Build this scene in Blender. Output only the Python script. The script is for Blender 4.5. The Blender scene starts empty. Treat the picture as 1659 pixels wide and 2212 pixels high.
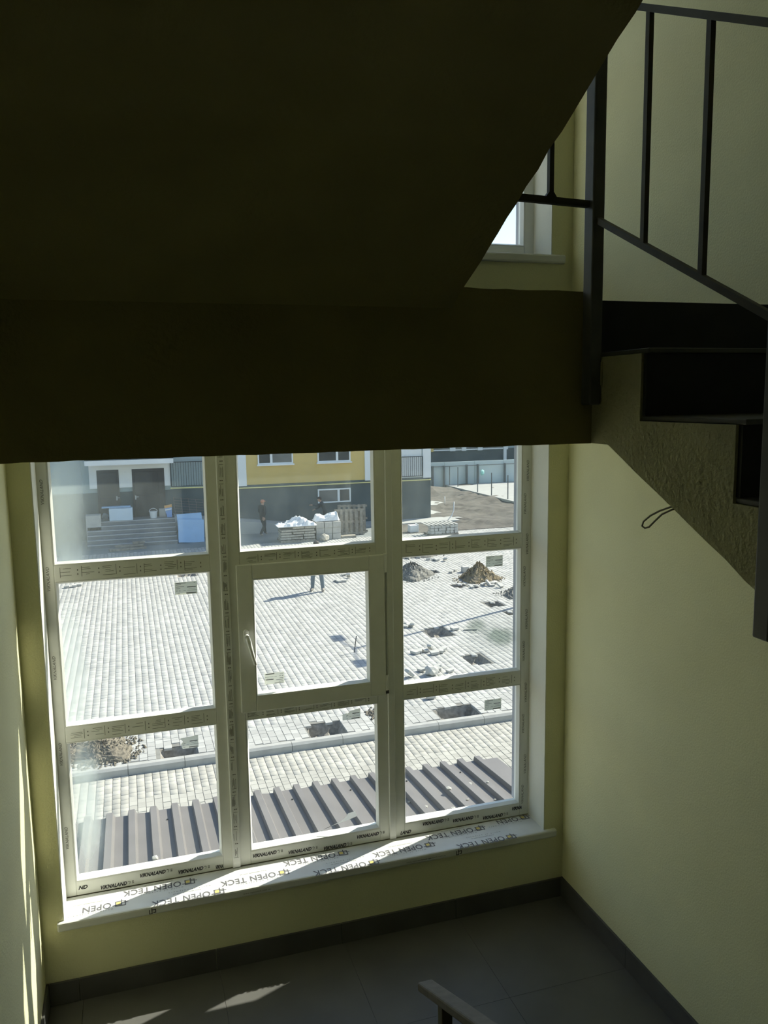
import bpy, bmesh, math, random
import numpy as np
from mathutils import Vector, Matrix
random.seed(7)
R = math.radians
SC = bpy.context.scene
COL = SC.collection

# ------------------------------------------------------------------ camera
CAM_F, CAM_YAW, CAM_PITCH, CAM_ROLL = 1772.83, 0.3038, 0.1384, -0.0145
cam = bpy.data.cameras.new('camera'); camo = bpy.data.objects.new('camera', cam); COL.objects.link(camo)
cam.sensor_fit = 'VERTICAL'; cam.sensor_height = 36.0; cam.sensor_width = 27.0
cam.lens = CAM_F / 2212 * 36.0
cam.clip_start = 0.02; cam.clip_end = 500
fw = Vector((math.sin(CAM_YAW) * math.cos(CAM_PITCH), math.cos(CAM_YAW) * math.cos(CAM_PITCH), -math.sin(CAM_PITCH)))
rt = Vector((math.cos(CAM_YAW), -math.sin(CAM_YAW), 0)); up = rt.cross(fw)
r2 = math.cos(CAM_ROLL) * rt + math.sin(CAM_ROLL) * up
u2 = -math.sin(CAM_ROLL) * rt + math.cos(CAM_ROLL) * up
m = Matrix.Identity(4)
for i in range(3):
    m[i][0], m[i][1], m[i][2] = r2[i], u2[i], -fw[i]
m[0][3], m[1][3], m[2][3] = -2.0875, -3.5895, 2.6354
camo.matrix_world = m
SC.camera = camo

# ------------------------------------------------------------------ sky, sun, exposure
SUN_AZ, SUN_EL = R(68.0), R(40.0)          # azimuth from +y towards +x
world = bpy.data.worlds.new('sky'); SC.world = world; world.use_nodes = True
wn = world.node_tree; wn.nodes.clear()
sky = wn.nodes.new('ShaderNodeTexSky'); sky.sky_type = 'NISHITA'
sky.sun_disc = False; sky.sun_elevation = SUN_EL; sky.sun_rotation = SUN_AZ
sky.air_density = 1.0; sky.dust_density = 0.6; sky.ozone_density = 1.0
bg = wn.nodes.new('ShaderNodeBackground'); bg.inputs['Strength'].default_value = 0.14
wo = wn.nodes.new('ShaderNodeOutputWorld')
wn.links.new(sky.outputs[0], bg.inputs[0]); wn.links.new(bg.outputs[0], wo.inputs[0])
sun = bpy.data.lights.new('sun', 'SUN'); suno = bpy.data.objects.new('sun', sun); COL.objects.link(suno)
sun.energy = 5.0; sun.angle = R(0.53); sun.color = (1.0, 0.96, 0.85)
sd = Vector((math.sin(SUN_AZ) * math.cos(SUN_EL), math.cos(SUN_AZ) * math.cos(SUN_EL), math.sin(SUN_EL)))
suno.rotation_euler = sd.to_track_quat('Z', 'Y').to_euler()
suno.location = (20, 8, 20)
vs = SC.view_settings
vs.view_transform = 'Standard'; vs.look = 'None'; vs.gamma = 1.0; vs.use_curve_mapping = False
vs.exposure = 0.75
SC.cycles.use_denoising = True
SC.cycles.max_bounces = 8; SC.cycles.diffuse_bounces = 5; SC.cycles.use_adaptive_sampling = True; SC.cycles.adaptive_threshold = 0.08; SC.cycles.adaptive_min_samples = 28; SC.cycles.transparent_max_bounces = 10
SC.cycles.sample_clamp_indirect = 6.0

# ------------------------------------------------------------------ materials
def nodes_of(name):
    ma = bpy.data.materials.new(name); ma.use_nodes = True
    nt = ma.node_tree; nt.nodes.clear()
    return ma, nt, nt.nodes, nt.links

def mat(name, col, rough=0.7, var=0.0, scale=8.0, bump=0.0, bscale=60.0, metal=0.0, col2=None, spec=0.4, island=0.0, detail=2.0, emit=None):
    """Principled surface: colour with noise variation, fine relief."""
    ma, nt, N, L = nodes_of(name)
    o = N.new('ShaderNodeOutputMaterial'); b = N.new('ShaderNodeBsdfPrincipled')
    L.new(b.outputs[0], o.inputs[0])
    b.inputs['Roughness'].default_value = rough; b.inputs['Metallic'].default_value = metal
    b.inputs['Specular IOR Level'].default_value = spec
    c = (*col, 1)
    tc = N.new('ShaderNodeNewGeometry')
    src = None
    if var > 0 or col2:
        nz = N.new('ShaderNodeTexNoise'); nz.inputs['Scale'].default_value = scale; nz.inputs['Detail'].default_value = detail
        L.new(tc.outputs['Position'], nz.inputs['Vector'])
        mx = N.new('ShaderNodeMix'); mx.data_type = 'RGBA'
        rp = N.new('ShaderNodeMapRange'); rp.inputs[1].default_value = 0.3; rp.inputs[2].default_value = 0.7
        L.new(nz.outputs['Fac'], rp.inputs[0]); L.new(rp.outputs[0], mx.inputs[0])
        d = col2 if col2 else tuple(x * (1 - var) for x in col)
        mx.inputs[6].default_value = c; mx.inputs[7].default_value = (*d, 1)
        src = mx.outputs[2]
    if island > 0:
        hs = N.new('ShaderNodeHueSaturation')
        oi = N.new('ShaderNodeObjectInfo')
        ad = N.new('ShaderNodeMath'); ad.operation = 'ADD'
        L.new(tc.outputs['Random Per Island'], ad.inputs[0]); L.new(oi.outputs['Random'], ad.inputs[1])
        fr = N.new('ShaderNodeMath'); fr.operation = 'FRACT'; L.new(ad.outputs[0], fr.inputs[0])
        mr = N.new('ShaderNodeMapRange'); mr.inputs[3].default_value = 1 - island; mr.inputs[4].default_value = 1 + island * 0.5
        L.new(fr.outputs[0], mr.inputs[0]); L.new(mr.outputs[0], hs.inputs['Value'])
        if src: L.new(src, hs.inputs['Color'])
        else: hs.inputs['Color'].default_value = c
        src = hs.outputs[0]
    if src: L.new(src, b.inputs['Base Color'])
    else: b.inputs['Base Color'].default_value = c
    if bump > 0:
        n2 = N.new('ShaderNodeTexNoise'); n2.inputs['Scale'].default_value = bscale; n2.inputs['Detail'].default_value = 2
        L.new(tc.outputs['Position'], n2.inputs['Vector'])
        bp = N.new('ShaderNodeBump'); bp.inputs['Strength'].default_value = 0.6; bp.inputs['Distance'].default_value = bump
        L.new(n2.outputs['Fac'], bp.inputs['Height']); L.new(bp.outputs[0], b.inputs['Normal'])
    if emit:
        b.inputs['Emission Color'].default_value = (*emit[0], 1); b.inputs['Emission Strength'].default_value = emit[1]
    return ma

def glass_mat(name, dust, smears=(), fine=0.5, darks=()):
    """Clear pane with a thin film of building dust; smears are (x, z, rx, rz, amount) on the pane."""
    ma, nt, N, L = nodes_of(name)
    o = N.new('ShaderNodeOutputMaterial')
    tr = N.new('ShaderNodeBsdfTransparent'); tr.inputs[0].default_value = (0.972, 0.982, 0.965, 1)
    gl = N.new('ShaderNodeBsdfGlossy'); gl.inputs['Roughness'].default_value = 0.02
    lw = N.new('ShaderNodeLayerWeight'); lw.inputs['Blend'].default_value = 0.12
    m1 = N.new('ShaderNodeMixShader'); sc = N.new('ShaderNodeMath'); sc.operation = 'MULTIPLY'; sc.inputs[1].default_value = 0.5
    L.new(lw.outputs['Fresnel'], sc.inputs[0]); L.new(sc.outputs[0], m1.inputs[0]); L.new(tr.outputs[0], m1.inputs[1]); L.new(gl.outputs[0], m1.inputs[2])
    tl = N.new('ShaderNodeBsdfTranslucent'); tl.inputs[0].default_value = (0.78, 0.88, 0.83, 1)
    df = N.new('ShaderNodeBsdfDiffuse'); df.inputs[0].default_value = (0.7, 0.74, 0.72, 1)
    dm = N.new('ShaderNodeMixShader'); dm.inputs[0].default_value = 0.35
    L.new(tl.outputs[0], dm.inputs[1]); L.new(df.outputs[0], dm.inputs[2])
    ge = N.new('ShaderNodeNewGeometry')
    nz = N.new('ShaderNodeTexNoise'); nz.inputs['Scale'].default_value = 9; nz.inputs['Detail'].default_value = 3
    mp = N.new('ShaderNodeMapping'); mp.inputs['Scale'].default_value = (1.6, 1, 0.7)
    L.new(ge.outputs['Position'], mp.inputs[0]); L.new(mp.outputs[0], nz.inputs['Vector'])
    a = N.new('ShaderNodeMapRange'); a.inputs[1].default_value = 0.3; a.inputs[2].default_value = 0.75
    a.inputs[3].default_value = dust * 0.6; a.inputs[4].default_value = dust * 1.4
    L.new(nz.outputs['Fac'], a.inputs[0])
    # small specks
    vz = N.new('ShaderNodeTexNoise'); vz.inputs['Scale'].default_value = 130; vz.inputs['Detail'].default_value = 2
    L.new(ge.outputs['Position'], vz.inputs['Vector'])
    v2 = N.new('ShaderNodeMapRange'); v2.inputs[1].default_value = 0.70; v2.inputs[2].default_value = 0.78
    v2.inputs[3].default_value = 0; v2.inputs[4].default_value = fine * 0.25
    L.new(vz.outputs['Fac'], v2.inputs[0])
    ad = N.new('ShaderNodeMath'); ad.operation = 'ADD'; L.new(a.outputs[0], ad.inputs[0]); L.new(v2.outputs[0], ad.inputs[1])
    tot = ad.outputs[0]
    sp = N.new('ShaderNodeSeparateXYZ'); L.new(ge.outputs['Position'], sp.inputs[0])
    def mask(cx, cz, rx, rz, am):
        def norm(out, c, r_):
            s1 = N.new('ShaderNodeMath'); s1.operation = 'SUBTRACT'; s1.inputs[1].default_value = c; L.new(out, s1.inputs[0])
            s2 = N.new('ShaderNodeMath'); s2.operation = 'DIVIDE'; s2.inputs[1].default_value = r_; L.new(s1.outputs[0], s2.inputs[0])
            s3 = N.new('ShaderNodeMath'); s3.operation = 'MULTIPLY'; L.new(s2.outputs[0], s3.inputs[0]); L.new(s2.outputs[0], s3.inputs[1])
            return s3.outputs[0]
        q = N.new('ShaderNodeMath'); q.operation = 'ADD'; L.new(norm(sp.outputs['X'], cx, rx), q.inputs[0]); L.new(norm(sp.outputs['Z'], cz, rz), q.inputs[1])
        w = N.new('ShaderNodeMath'); w.operation = 'MULTIPLY_ADD'; w.inputs[1].default_value = 0.7; L.new(nz.outputs['Fac'], w.inputs[0]); L.new(q.outputs[0], w.inputs[2])
        e = N.new('ShaderNodeMapRange'); e.interpolation_type = 'SMOOTHSTEP'
        e.inputs[1].default_value = 0.15; e.inputs[2].default_value = 1.35; e.inputs[3].default_value = am; e.inputs[4].default_value = 0
        L.new(w.outputs[0], e.inputs[0])
        return e.outputs[0]
    def plus(x_, y_):
        a2 = N.new('ShaderNodeMath'); a2.operation = 'ADD'; L.new(x_, a2.inputs[0]); L.new(y_, a2.inputs[1]); return a2.outputs[0]
    for s_ in smears: tot = plus(tot, mask(*s_))
    if darks:       # greasy grey wipe marks that hold back light
        dk = None
        for s_ in darks: dk = mask(*s_) if dk is None else plus(dk, mask(*s_))
        cm = N.new('ShaderNodeMix'); cm.data_type = 'RGBA'; cm.clamp_factor = True; L.new(dk, cm.inputs[0])
        cm.inputs[6].default_value = (0.972, 0.982, 0.965, 1); cm.inputs[7].default_value = (0.36, 0.42, 0.37, 1); L.new(cm.outputs[2], tr.inputs[0])
    cl = N.new('ShaderNodeClamp'); cl.inputs['Max'].default_value = 0.85; L.new(tot, cl.inputs[0])
    m2 = N.new('ShaderNodeMixShader'); L.new(cl.outputs[0], m2.inputs[0]); L.new(m1.outputs[0], m2.inputs[1]); L.new(dm.outputs[0], m2.inputs[2])
    L.new(m2.outputs[0], o.inputs[0])
    return ma

M = {}
def clean_glass():
    ma, nt, N, L = nodes_of('clean_glass'); o = N.new('ShaderNodeOutputMaterial'); tr = N.new('ShaderNodeBsdfTransparent'); tr.inputs[0].default_value = (0.972, 0.982, 0.965, 1)
    L.new(tr.outputs[0], o.inputs[0]); return ma
M['clean_glass'] = clean_glass()
def paper(name, col, trans):
    ma, nt, N, L = nodes_of(name); o = N.new('ShaderNodeOutputMaterial'); d = N.new('ShaderNodeBsdfDiffuse'); t = N.new('ShaderNodeBsdfTranslucent'); m_ = N.new('ShaderNodeMixShader')
    d.inputs[0].default_value = (*col, 1); t.inputs[0].default_value = (*col, 1); m_.inputs[0].default_value = trans
    L.new(d.outputs[0], m_.inputs[1]); L.new(t.outputs[0], m_.inputs[2]); L.new(m_.outputs[0], o.inputs[0]); return ma
M['wall'] = mat('cream_paint', (0.80, 0.785, 0.51), 0.85, 0.06, 3, 0.003, 130)
M['reveal'] = mat('white_plaster', (0.76, 0.76, 0.68), 0.85, 0.06, 6, 0.0012, 140)
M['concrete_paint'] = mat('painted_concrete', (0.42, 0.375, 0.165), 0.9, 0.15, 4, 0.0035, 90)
M['stringer'] = mat('rough_stringer_plaster', (0.56, 0.535, 0.32), 0.9, 0.15, 9, 0.012, 75)
M['floor_tile'] = mat('dark_porcelain', (0.15, 0.15, 0.14), 0.42, 0.35, 2.2, 0.0002, 300, spec=0.35, detail=8)
M['skirt_tile'] = mat('skirting_tile', (0.12, 0.12, 0.115), 0.5, 0.3, 5)
M['grout'] = mat('grout', (0.05, 0.05, 0.045), 0.9)
M['riser'] = mat('riser_tile', (0.035, 0.036, 0.034), 0.5, 0.3, 12)
M['pvc'] = mat('white_pvc', (0.90, 0.91, 0.85), 0.42, 0.05, 14)
M['bead'] = mat('pvc_bead', (0.84, 0.85, 0.81), 0.35)
M['seal'] = mat('black_gasket', (0.03, 0.03, 0.03), 0.6)
M['sill'] = mat('sill_board', (0.80, 0.81, 0.79), 0.5, 0.10, 9)
M['ink'] = mat('grey_ink', (0.16, 0.16, 0.17), 0.7)
M['ink_black'] = mat('black_ink', (0.02, 0.02, 0.022), 0.6)
M['ink_faint'] = mat('faint_ink', (0.20, 0.20, 0.17), 0.7)
M['ink_yellow'] = mat('yellow_ink', (0.80, 0.66, 0.22), 0.7)
M['sticker'] = paper('paper_label', (0.95, 0.95, 0.87), 0.65)
M['rail_metal'] = mat('dark_primer_steel', (0.085, 0.078, 0.045), 0.55, 0.25, 20)
M['post_metal'] = mat('grey_primer_steel', (0.17, 0.17, 0.165), 0.5, 0.2, 14)
M['hand_rail'] = mat('brown_grey_rail', (0.15, 0.135, 0.12), 0.55, 0.3, 25)
M['cable'] = mat('cable_sheath', (0.20, 0.19, 0.13), 0.6)
M['handle'] = mat('handle_white', (0.85, 0.86, 0.84), 0.3)
M['paver'] = mat('grey_concrete_paver', (0.44, 0.435, 0.405), 0.9, 0.10, 1.2, 0.002, 60, island=0.14)
M['paver2'] = mat('buff_concrete_paver', (0.43, 0.415, 0.365), 0.9, 0.10, 1.5, 0.002, 60, island=0.14)
M['bed'] = mat('joint_sand', (0.24, 0.235, 0.21), 0.95, 0.3, 6)
M['kerb'] = mat('kerb_concrete', (0.42, 0.415, 0.385), 0.9, 0.15, 5, 0.003, 60)
M['soil'] = mat('dug_soil', (0.36, 0.335, 0.285), 0.95, 0.4, 14, 0.01, 40)
M['gravel'] = mat('grey_gravel', (0.30, 0.29, 0.25), 0.95, col2=(0.11, 0.105, 0.09), scale=16, bump=0.012, bscale=30, detail=8)
M['gravel_or'] = mat('ochre_gravel', (0.34, 0.26, 0.14), 0.95, col2=(0.15, 0.135, 0.105), scale=6, bump=0.012, bscale=30, detail=8)
M['brown_soil'] = mat('brown_rubble', (0.27, 0.235, 0.175), 0.95, col2=(0.09, 0.08, 0.06), scale=26, bump=0.012, bscale=30, detail=8)
M['dirt'] = mat('bare_dirt', (0.15, 0.137, 0.112), 0.95, col2=(0.07, 0.064, 0.052), scale=1.3, bump=0.03, bscale=5, detail=8)
M['apron'] = mat('light_concrete', (0.42, 0.42, 0.39), 0.9, 0.12, 1.5)
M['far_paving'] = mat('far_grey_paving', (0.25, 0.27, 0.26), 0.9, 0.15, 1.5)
M['metal_roof'] = mat('canopy_sheet', (0.20, 0.188, 0.18), 0.5, 0.15, 3, metal=0.0, spec=0.3)
M['drip'] = mat('white_sheet_metal', (0.85, 0.86, 0.86), 0.4)
M['outer'] = mat('outer_render', (0.34, 0.355, 0.38), 0.9)
M['plinth'] = mat('dark_plinth_render', (0.105, 0.125, 0.122), 0.9, 0.2, 1.3)
M['yellow'] = mat('mustard_render', (0.62, 0.47, 0.17), 0.9, 0.08, 1.0)
M['pale'] = mat('pale_grey_render', (0.34, 0.41, 0.41), 0.9, 0.06, 1.0)
M['white_r'] = mat('white_render', (0.76, 0.79, 0.78), 0.9, 0.05, 1.0)
M['dark_glass'] = mat('dark_window_glass', (0.035, 0.045, 0.05), 0.12, 0.3, 2, spec=0.5)
M['dim_glass'] = mat('dim_window_glass', (0.16, 0.17, 0.165), 0.25, 0.35, 1.5, spec=0.5)
M['door_dark'] = mat('dark_brown_door', (0.045, 0.042, 0.04), 0.5, 0.25, 5)
M['gas_pipe'] = mat('yellow_gas_pipe', (0.72, 0.66, 0.30), 0.5)
M['iron'] = mat('black_iron', (0.025, 0.03, 0.03), 0.5)
M['steps'] = mat('grey_step_concrete', (0.23, 0.235, 0.23), 0.9, 0.15, 3)
M['nosing'] = mat('step_nosing', (0.42, 0.43, 0.42), 0.8)
M['foam_blue'] = mat('blue_foam', (0.36, 0.52, 0.70), 0.8, 0.06, 3)
M['foam_white'] = mat('white_foam', (0.60, 0.70, 0.76), 0.8, 0.05, 3)
M['bucket'] = mat('white_bucket', (0.66, 0.68, 0.66), 0.5)
M['sack_blue'] = mat('blue_sack', (0.20, 0.34, 0.62), 0.6)
M['sack_orange'] = mat('orange_print', (0.62, 0.34, 0.12), 0.6)
M['poly'] = mat('white_woven_sack', (0.80, 0.81, 0.80), 0.55, 0.08, 9, 0.01, 18)
M['film'] = mat('clear_plastic_bag', (0.36, 0.37, 0.36), 0.3, 0.4, 9)
M['cement'] = mat('cement_bag', (0.46, 0.43, 0.36), 0.8, 0.3, 12)
M['block'] = mat('block_concrete', (0.50, 0.48, 0.43), 0.9, 0.15, 6)
M['wood'] = mat('weathered_wood', (0.34, 0.31, 0.25), 0.85, 0.35, 9)
M['stone'] = mat('loose_paver', (0.50, 0.49, 0.45), 0.9, 0.12, 9, 0.003, 50)
M['grey_fence'] = mat('fence_sheet', (0.52, 0.60, 0.60), 0.7, 0.05, 0.5)
M['steel_post'] = mat('fence_post_steel', (0.14, 0.15, 0.145), 0.6)
M['teal'] = mat('teal_bag', (0.30, 0.60, 0.55), 0.6)
M['rebar'] = mat('rusty_wire', (0.22, 0.17, 0.14), 0.7)
M['skin'] = mat('skin', (0.42, 0.27, 0.19), 0.6)
M['jeans'] = mat('washed_denim', (0.20, 0.235, 0.255), 0.85, 0.2, 30)
M['dark_cloth'] = mat('dark_workwear', (0.028, 0.032, 0.036), 0.9, 0.2, 20)
M['dark_trouser'] = mat('dark_trousers', (0.045, 0.055, 0.06), 0.9)
M['jacket'] = mat('grey_jacket', (0.14, 0.145, 0.15), 0.9)
M['shoe'] = mat('light_work_shoe', (0.30, 0.27, 0.23), 0.7)
M['hair'] = mat('dark_hair', (0.04, 0.03, 0.025), 0.7)
M['cap_or'] = mat('orange_cap', (0.50, 0.22, 0.13), 0.7)
M['lamp_grey'] = mat('lamp_post_grey', (0.2, 0.2, 0.2), 0.5)
M['lens'] = mat('lamp_lens', (0.6, 0.6, 0.6), 0.3)
M['scrap'] = paper('torn_film', (0.80, 0.81, 0.80), 0.6)
GL = {}

# ------------------------------------------------------------------ mesh helpers
class MB:
    def __init__(s): s.v = []; s.f = []; s.mi = []
    def add(s, vs_, fs_, mi=0):
        b = len(s.v); s.v += [tuple(p) for p in vs_]
        for f in fs_: s.f.append(tuple(b + i for i in f)); s.mi.append(mi)
        return s
    def box(s, x0, x1, y0, y1, z0, z1, mi=0):
        return s.add([(x0, y0, z0), (x1, y0, z0), (x1, y1, z0), (x0, y1, z0), (x0, y0, z1), (x1, y0, z1), (x1, y1, z1), (x0, y1, z1)],
                     [(3, 2, 1, 0), (4, 5, 6, 7), (0, 1, 5, 4), (1, 2, 6, 5), (2, 3, 7, 6), (3, 0, 4, 7)], mi)
    def hexa(s, p, mi=0):      # eight corners in box order
        return s.add(p, [(3, 2, 1, 0), (4, 5, 6, 7), (0, 1, 5, 4), (1, 2, 6, 5), (2, 3, 7, 6), (3, 0, 4, 7)], mi)
    def prism_x(s, prof, x0, x1, mi=0):   # profile of (y,z), counter-clockwise seen from +x
        n = len(prof)
        v = [(x0, y, z) for y, z in prof] + [(x1, y, z) for y, z in prof]
        f = [tuple(reversed(range(n))), tuple(range(n, 2 * n))] + [(i, (i + 1) % n, n + (i + 1) % n, n + i) for i in range(n)]
        return s.add(v, f, mi)
    def tube(s, p, q, r, n=8, mi=0, r1=None):
        p = Vector(p); q = Vector(q); d = (q - p).normalized()
        a = d.orthogonal().normalized(); b = d.cross(a); r1 = r if r1 is None else r1
        v = []
        for c, rr in ((p, r), (q, r1)):
            for i in range(n):
                t = 2 * math.pi * i / n; v.append(c + rr * (math.cos(t) * a + math.sin(t) * b))
        f = [(i, (i + 1) % n, n + (i + 1) % n, n + i) for i in range(n)] + [tuple(reversed(range(n))), tuple(range(n, 2 * n))]
        return s.add(v, f, mi)
    def bar(s, p, q, w, h, mi=0, upv=(0, 0, 1)):
        """square bar from p to q; w across, h along upv"""
        p = Vector(p); q = Vector(q); d = (q - p).normalized(); u = Vector(upv)
        sd_ = d.cross(u)
        if sd_.length < 1e-4: sd_ = Vector((1, 0, 0))
        sd_.normalize(); u = sd_.cross(d).normalized()
        v = [c + sx * w / 2 * sd_ + sz * h / 2 * u for c in (p, q) for sx, sz in ((-1, -1), (1, -1), (1, 1), (-1, 1))]
        return s.add(v, [(3, 2, 1, 0), (4, 5, 6, 7), (0, 1, 5, 4), (1, 2, 6, 5), (2, 3, 7, 6), (3, 0, 4, 7)], mi)
    def polytube(s, pts, r, n=8, mi=0):
        pts = [Vector(p) for p in pts]; rings = []; prev = None
        for i, p in enumerate(pts):
            d = (pts[min(i + 1, len(pts) - 1)] - pts[max(i - 1, 0)]).normalized()
            a = d.orthogonal().normalized() if prev is None else (prev - d * prev.dot(d)).normalized()
            prev = a; b = d.cross(a)
            rings.append([p + r * (math.cos(2 * math.pi * k / n) * a + math.sin(2 * math.pi * k / n) * b) for k in range(n)])
        v = [x for rg in rings for x in rg]; f = []
        for i in range(len(pts) - 1):
            for k in range(n): f.append((i * n + k, i * n + (k + 1) % n, (i + 1) * n + (k + 1) % n, (i + 1) * n + k))
        f += [tuple(reversed(range(n))), tuple((len(pts) - 1) * n + k for k in range(n))]
        return s.add(v, f, mi)
    def mesh(s, name):
        me = bpy.data.meshes.new(name); me.from_pydata(s.v, [], s.f); me.update(); return me
    def build(s, name, mats, parent=None, bevel=0.0, smooth=False, fix=True):
        me = s.mesh(name)
        if fix:
            bm = bmesh.new(); bm.from_mesh(me); bmesh.ops.recalc_face_normals(bm, faces=bm.faces); bm.to_mesh(me); bm.free()
        mats = mats if isinstance(mats, (list, tuple)) else [mats]
        for x in mats: me.materials.append(x)
        if len(mats) > 1: me.polygons.foreach_set('material_index', s.mi)
        if smooth: me.polygons.foreach_set('use_smooth', [True] * len(me.polygons))
        return link(name, me, parent, bevel)

def link(name, me, parent=None, bevel=0.0):
    o = bpy.data.objects.new(name, me); COL.objects.link(o)
    if parent is not None:
        o.parent = parent
        o.matrix_parent_inverse = Matrix.Translation(parent.location).inverted() if PINV.get(parent.name) else Matrix.Identity(4)
    if bevel:
        b = o.modifiers.new('bevel', 'BEVEL'); b.width = bevel; b.segments = 2; b.limit_method = 'ANGLE'; b.angle_limit = R(40)
    return o
PINV = {}

def tag(o, label, cat, group=None, kind=None):
    o['label'] = label; o['category'] = cat
    if group: o['group'] = group
    if kind: o['kind'] = kind
    return o
def thing(name, label, cat, loc=(0, 0, 0), group=None, kind=None):
    """Empty at the thing's base; its parts are given in world coordinates."""
    o = bpy.data.objects.new(name, None); COL.objects.link(o); o.location = loc
    o.empty_display_size = 0.1
    PINV[o.name] = True
    return tag(o, label, cat, group, kind)
def kindof(o, k): o['kind'] = k; return o
def B(*a): return MB().box(*a)

def text_mesh(s, size, shear=0.0, offset=0.0, spacing=1.0, align='LEFT'):
    cu = bpy.data.curves.new('t', 'FONT'); cu.body = s; cu.size = size; cu.shear = shear; cu.offset = offset
    cu.space_character = spacing; cu.align_x = align; cu.resolution_u = 3
    o = bpy.data.objects.new('t', cu); COL.objects.link(o)
    dg = bpy.context.evaluated_depsgraph_get()
    me = bpy.data.meshes.new_from_object(o.evaluated_get(dg))
    bpy.data.objects.remove(o); bpy.data.curves.remove(cu)
    return me
# ================================================================== THE STAIRWELL
XL, XR = -2.55, 0.0              # side walls
FL, FR = -2.4604, -0.1101        # window opening
YF = 0.1766                      # inner face of the window frame
YO = 0.372                        # outer face of the wall
ZS = 0.388                       # sill top
STO = 2.905                      # storey height
RISE, GO = STO / 18, 0.33
YE = -1.66                       # landing edge
HEAD = 2.66                      # window head
TOPZ = 6.6

w = MB()
w.box(-2.95, FL, 0, YO, -4.1, TOPZ); w.box(FR, 0.4, 0, YO, -4.1, TOPZ)
w.box(FL, FR, 0, YO, -4.1, ZS - 0.04); w.box(FL, FR, 0, YO, HEAD, ZS - 0.04 + STO); w.box(FL, FR, 0, YO, HEAD + STO, TOPZ)
tag(w.build('wall_front', M['wall']), 'cream painted wall around the big staircase window', 'wall', kind='structure')
tag(B(XL - 0.4, XL, -7.0, 0, -1.7, TOPZ).build('wall_left', M['wall']), 'cream painted side wall with thin streaks of sunlight', 'wall', kind='structure')
tag(B(XR, XR + 0.4, -7.0, 0, -1.7, TOPZ).build('wall_right', M['wall']), 'cream painted side wall under the stair flight', 'wall', kind='structure')
tag(B(XL - 0.4, XR + 0.4, -7.2, -6.9, -1.7, TOPZ).build('wall_back', M['wall']), 'cream painted wall behind the stairs, opposite the window', 'wall', kind='structure')
tag(B(XL - 0.4, XR + 0.4, -7.2, YO, TOPZ, TOPZ + 0.2).build('ceiling', M['wall']), 'plain ceiling over the top of the stairwell', 'ceiling', kind='structure')
tag(B(XL, XR, -6.9, -4.3, 1.2525, 1.4525).build('floor_storey', M['floor_tile']), 'storey floor slab behind the lower flight', 'floor', kind='structure')
tag(B(XL, XR, -6.9, -4.3, 4.1575, 4.3575).build('floor_upper_storey', M['wall']), 'next storey floor slab overhead', 'floor', kind='structure')
tag(B(XL, XR, -6.9, 0, -1.75, -1.6).build('floor_bottom', M['grout']), 'lowest floor of the stairwell below the landing', 'floor', kind='structure')

# lower landing: slab with porcelain tiles
fl = tag(B(XL, XR, YE, 0, -0.2, -0.012).build('floor', M['grout']), 'dark grey tiled floor of the landing below the window', 'floor', kind='structure')
tile_me = None
TS = 0.6
xs = [XL, -2.4, -1.8, -1.2, -0.6, 0.0]; ys = [YE, -1.2, -0.6, 0.0]
for i in range(5):
    for j in range(3):
        g = 0.0007
        B(xs[i] + g, xs[i + 1] - g, ys[j] + g, ys[j + 1] - g, -0.012, 0).build('floor_tile', M['floor_tile'], fl)
# skirting tiles
def skirting(name, label, run, along):
    n = math.ceil(abs(run[1] - run[0]) / 0.6 - 0.01)
    s = run[0]; base = None
    o = bpy.data.objects.new(name, None); COL.objects.link(o); PINV[o.name] = True
    tag(o, label, 'skirting', kind='structure')
    sg = 1 if run[1] > run[0] else -1
    for k in range(n):
        a = s + sg * 0.6 * k; b = a + sg * min(0.6, abs(run[1] - a)); a += sg * 0.001; b -= sg * 0.001
        lo, hi = min(a, b), max(a, b)
        if along == 'x': MB().box(lo, hi, -0.012, 0, 0, 0.105).build('skirting_tile', M['skirt_tile'], o, bevel=0.0015)
        elif along == 'r': MB().box(-0.012, 0, lo, hi, 0, 0.105).build('skirting_tile', M['skirt_tile'], o, bevel=0.0015)
        else: MB().box(XL, XL + 0.012, lo, hi, 0, 0.105).build('skirting_tile', M['skirt_tile'], o, bevel=0.0015)
skirting('baseboard_front', 'dark tile skirting below the window sill', (-0.013, XL + 0.013), 'x')
skirting('baseboard_right', 'dark tile skirting along the right wall of the landing', (0.0, YE), 'r')
skirting('baseboard_left', 'dark tile skirting along the left wall of the landing', (0.0, YE), 'l')

# upper landing: slab, deep edge beam
lb = thing('upper_landing', 'dark olive edge beam and slab of the upper landing above the window', 'landing', (-1.3, -1.0, 2.7), kind='structure')
rb = random.Random(3)
bm_ = MB()
n = 46
xsb = [XL + (-0.90 - XL) * i / n for i in range(n + 1)]
zb = [2.507 + rb.uniform(-0.001, 0.001) for _ in xsb]; zt = [2.902 + rb.uniform(-0.002, 0.0015) for _ in xsb]
for i in range(n):
    bm_.hexa([(xsb[i], YE, zb[i]), (xsb[i + 1], YE, zb[i + 1]), (xsb[i + 1], -1.42, zb[i + 1]), (xsb[i], -1.42, zb[i]),
              (xsb[i], YE, zt[i]), (xsb[i + 1], YE, zt[i + 1]), (xsb[i + 1], -1.42, zt[i + 1]), (xsb[i], -1.42, zt[i])])
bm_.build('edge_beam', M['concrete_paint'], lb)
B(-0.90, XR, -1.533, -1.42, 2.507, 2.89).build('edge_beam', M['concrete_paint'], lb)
B(XL, XR, -1.42, 0, 2.70, 2.893).build('slab', M['wall'], lb)
B(XL, XR, -1.42, 0, 2.893, 2.905).build('floor_covering', M['floor_tile'], lb)

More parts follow.
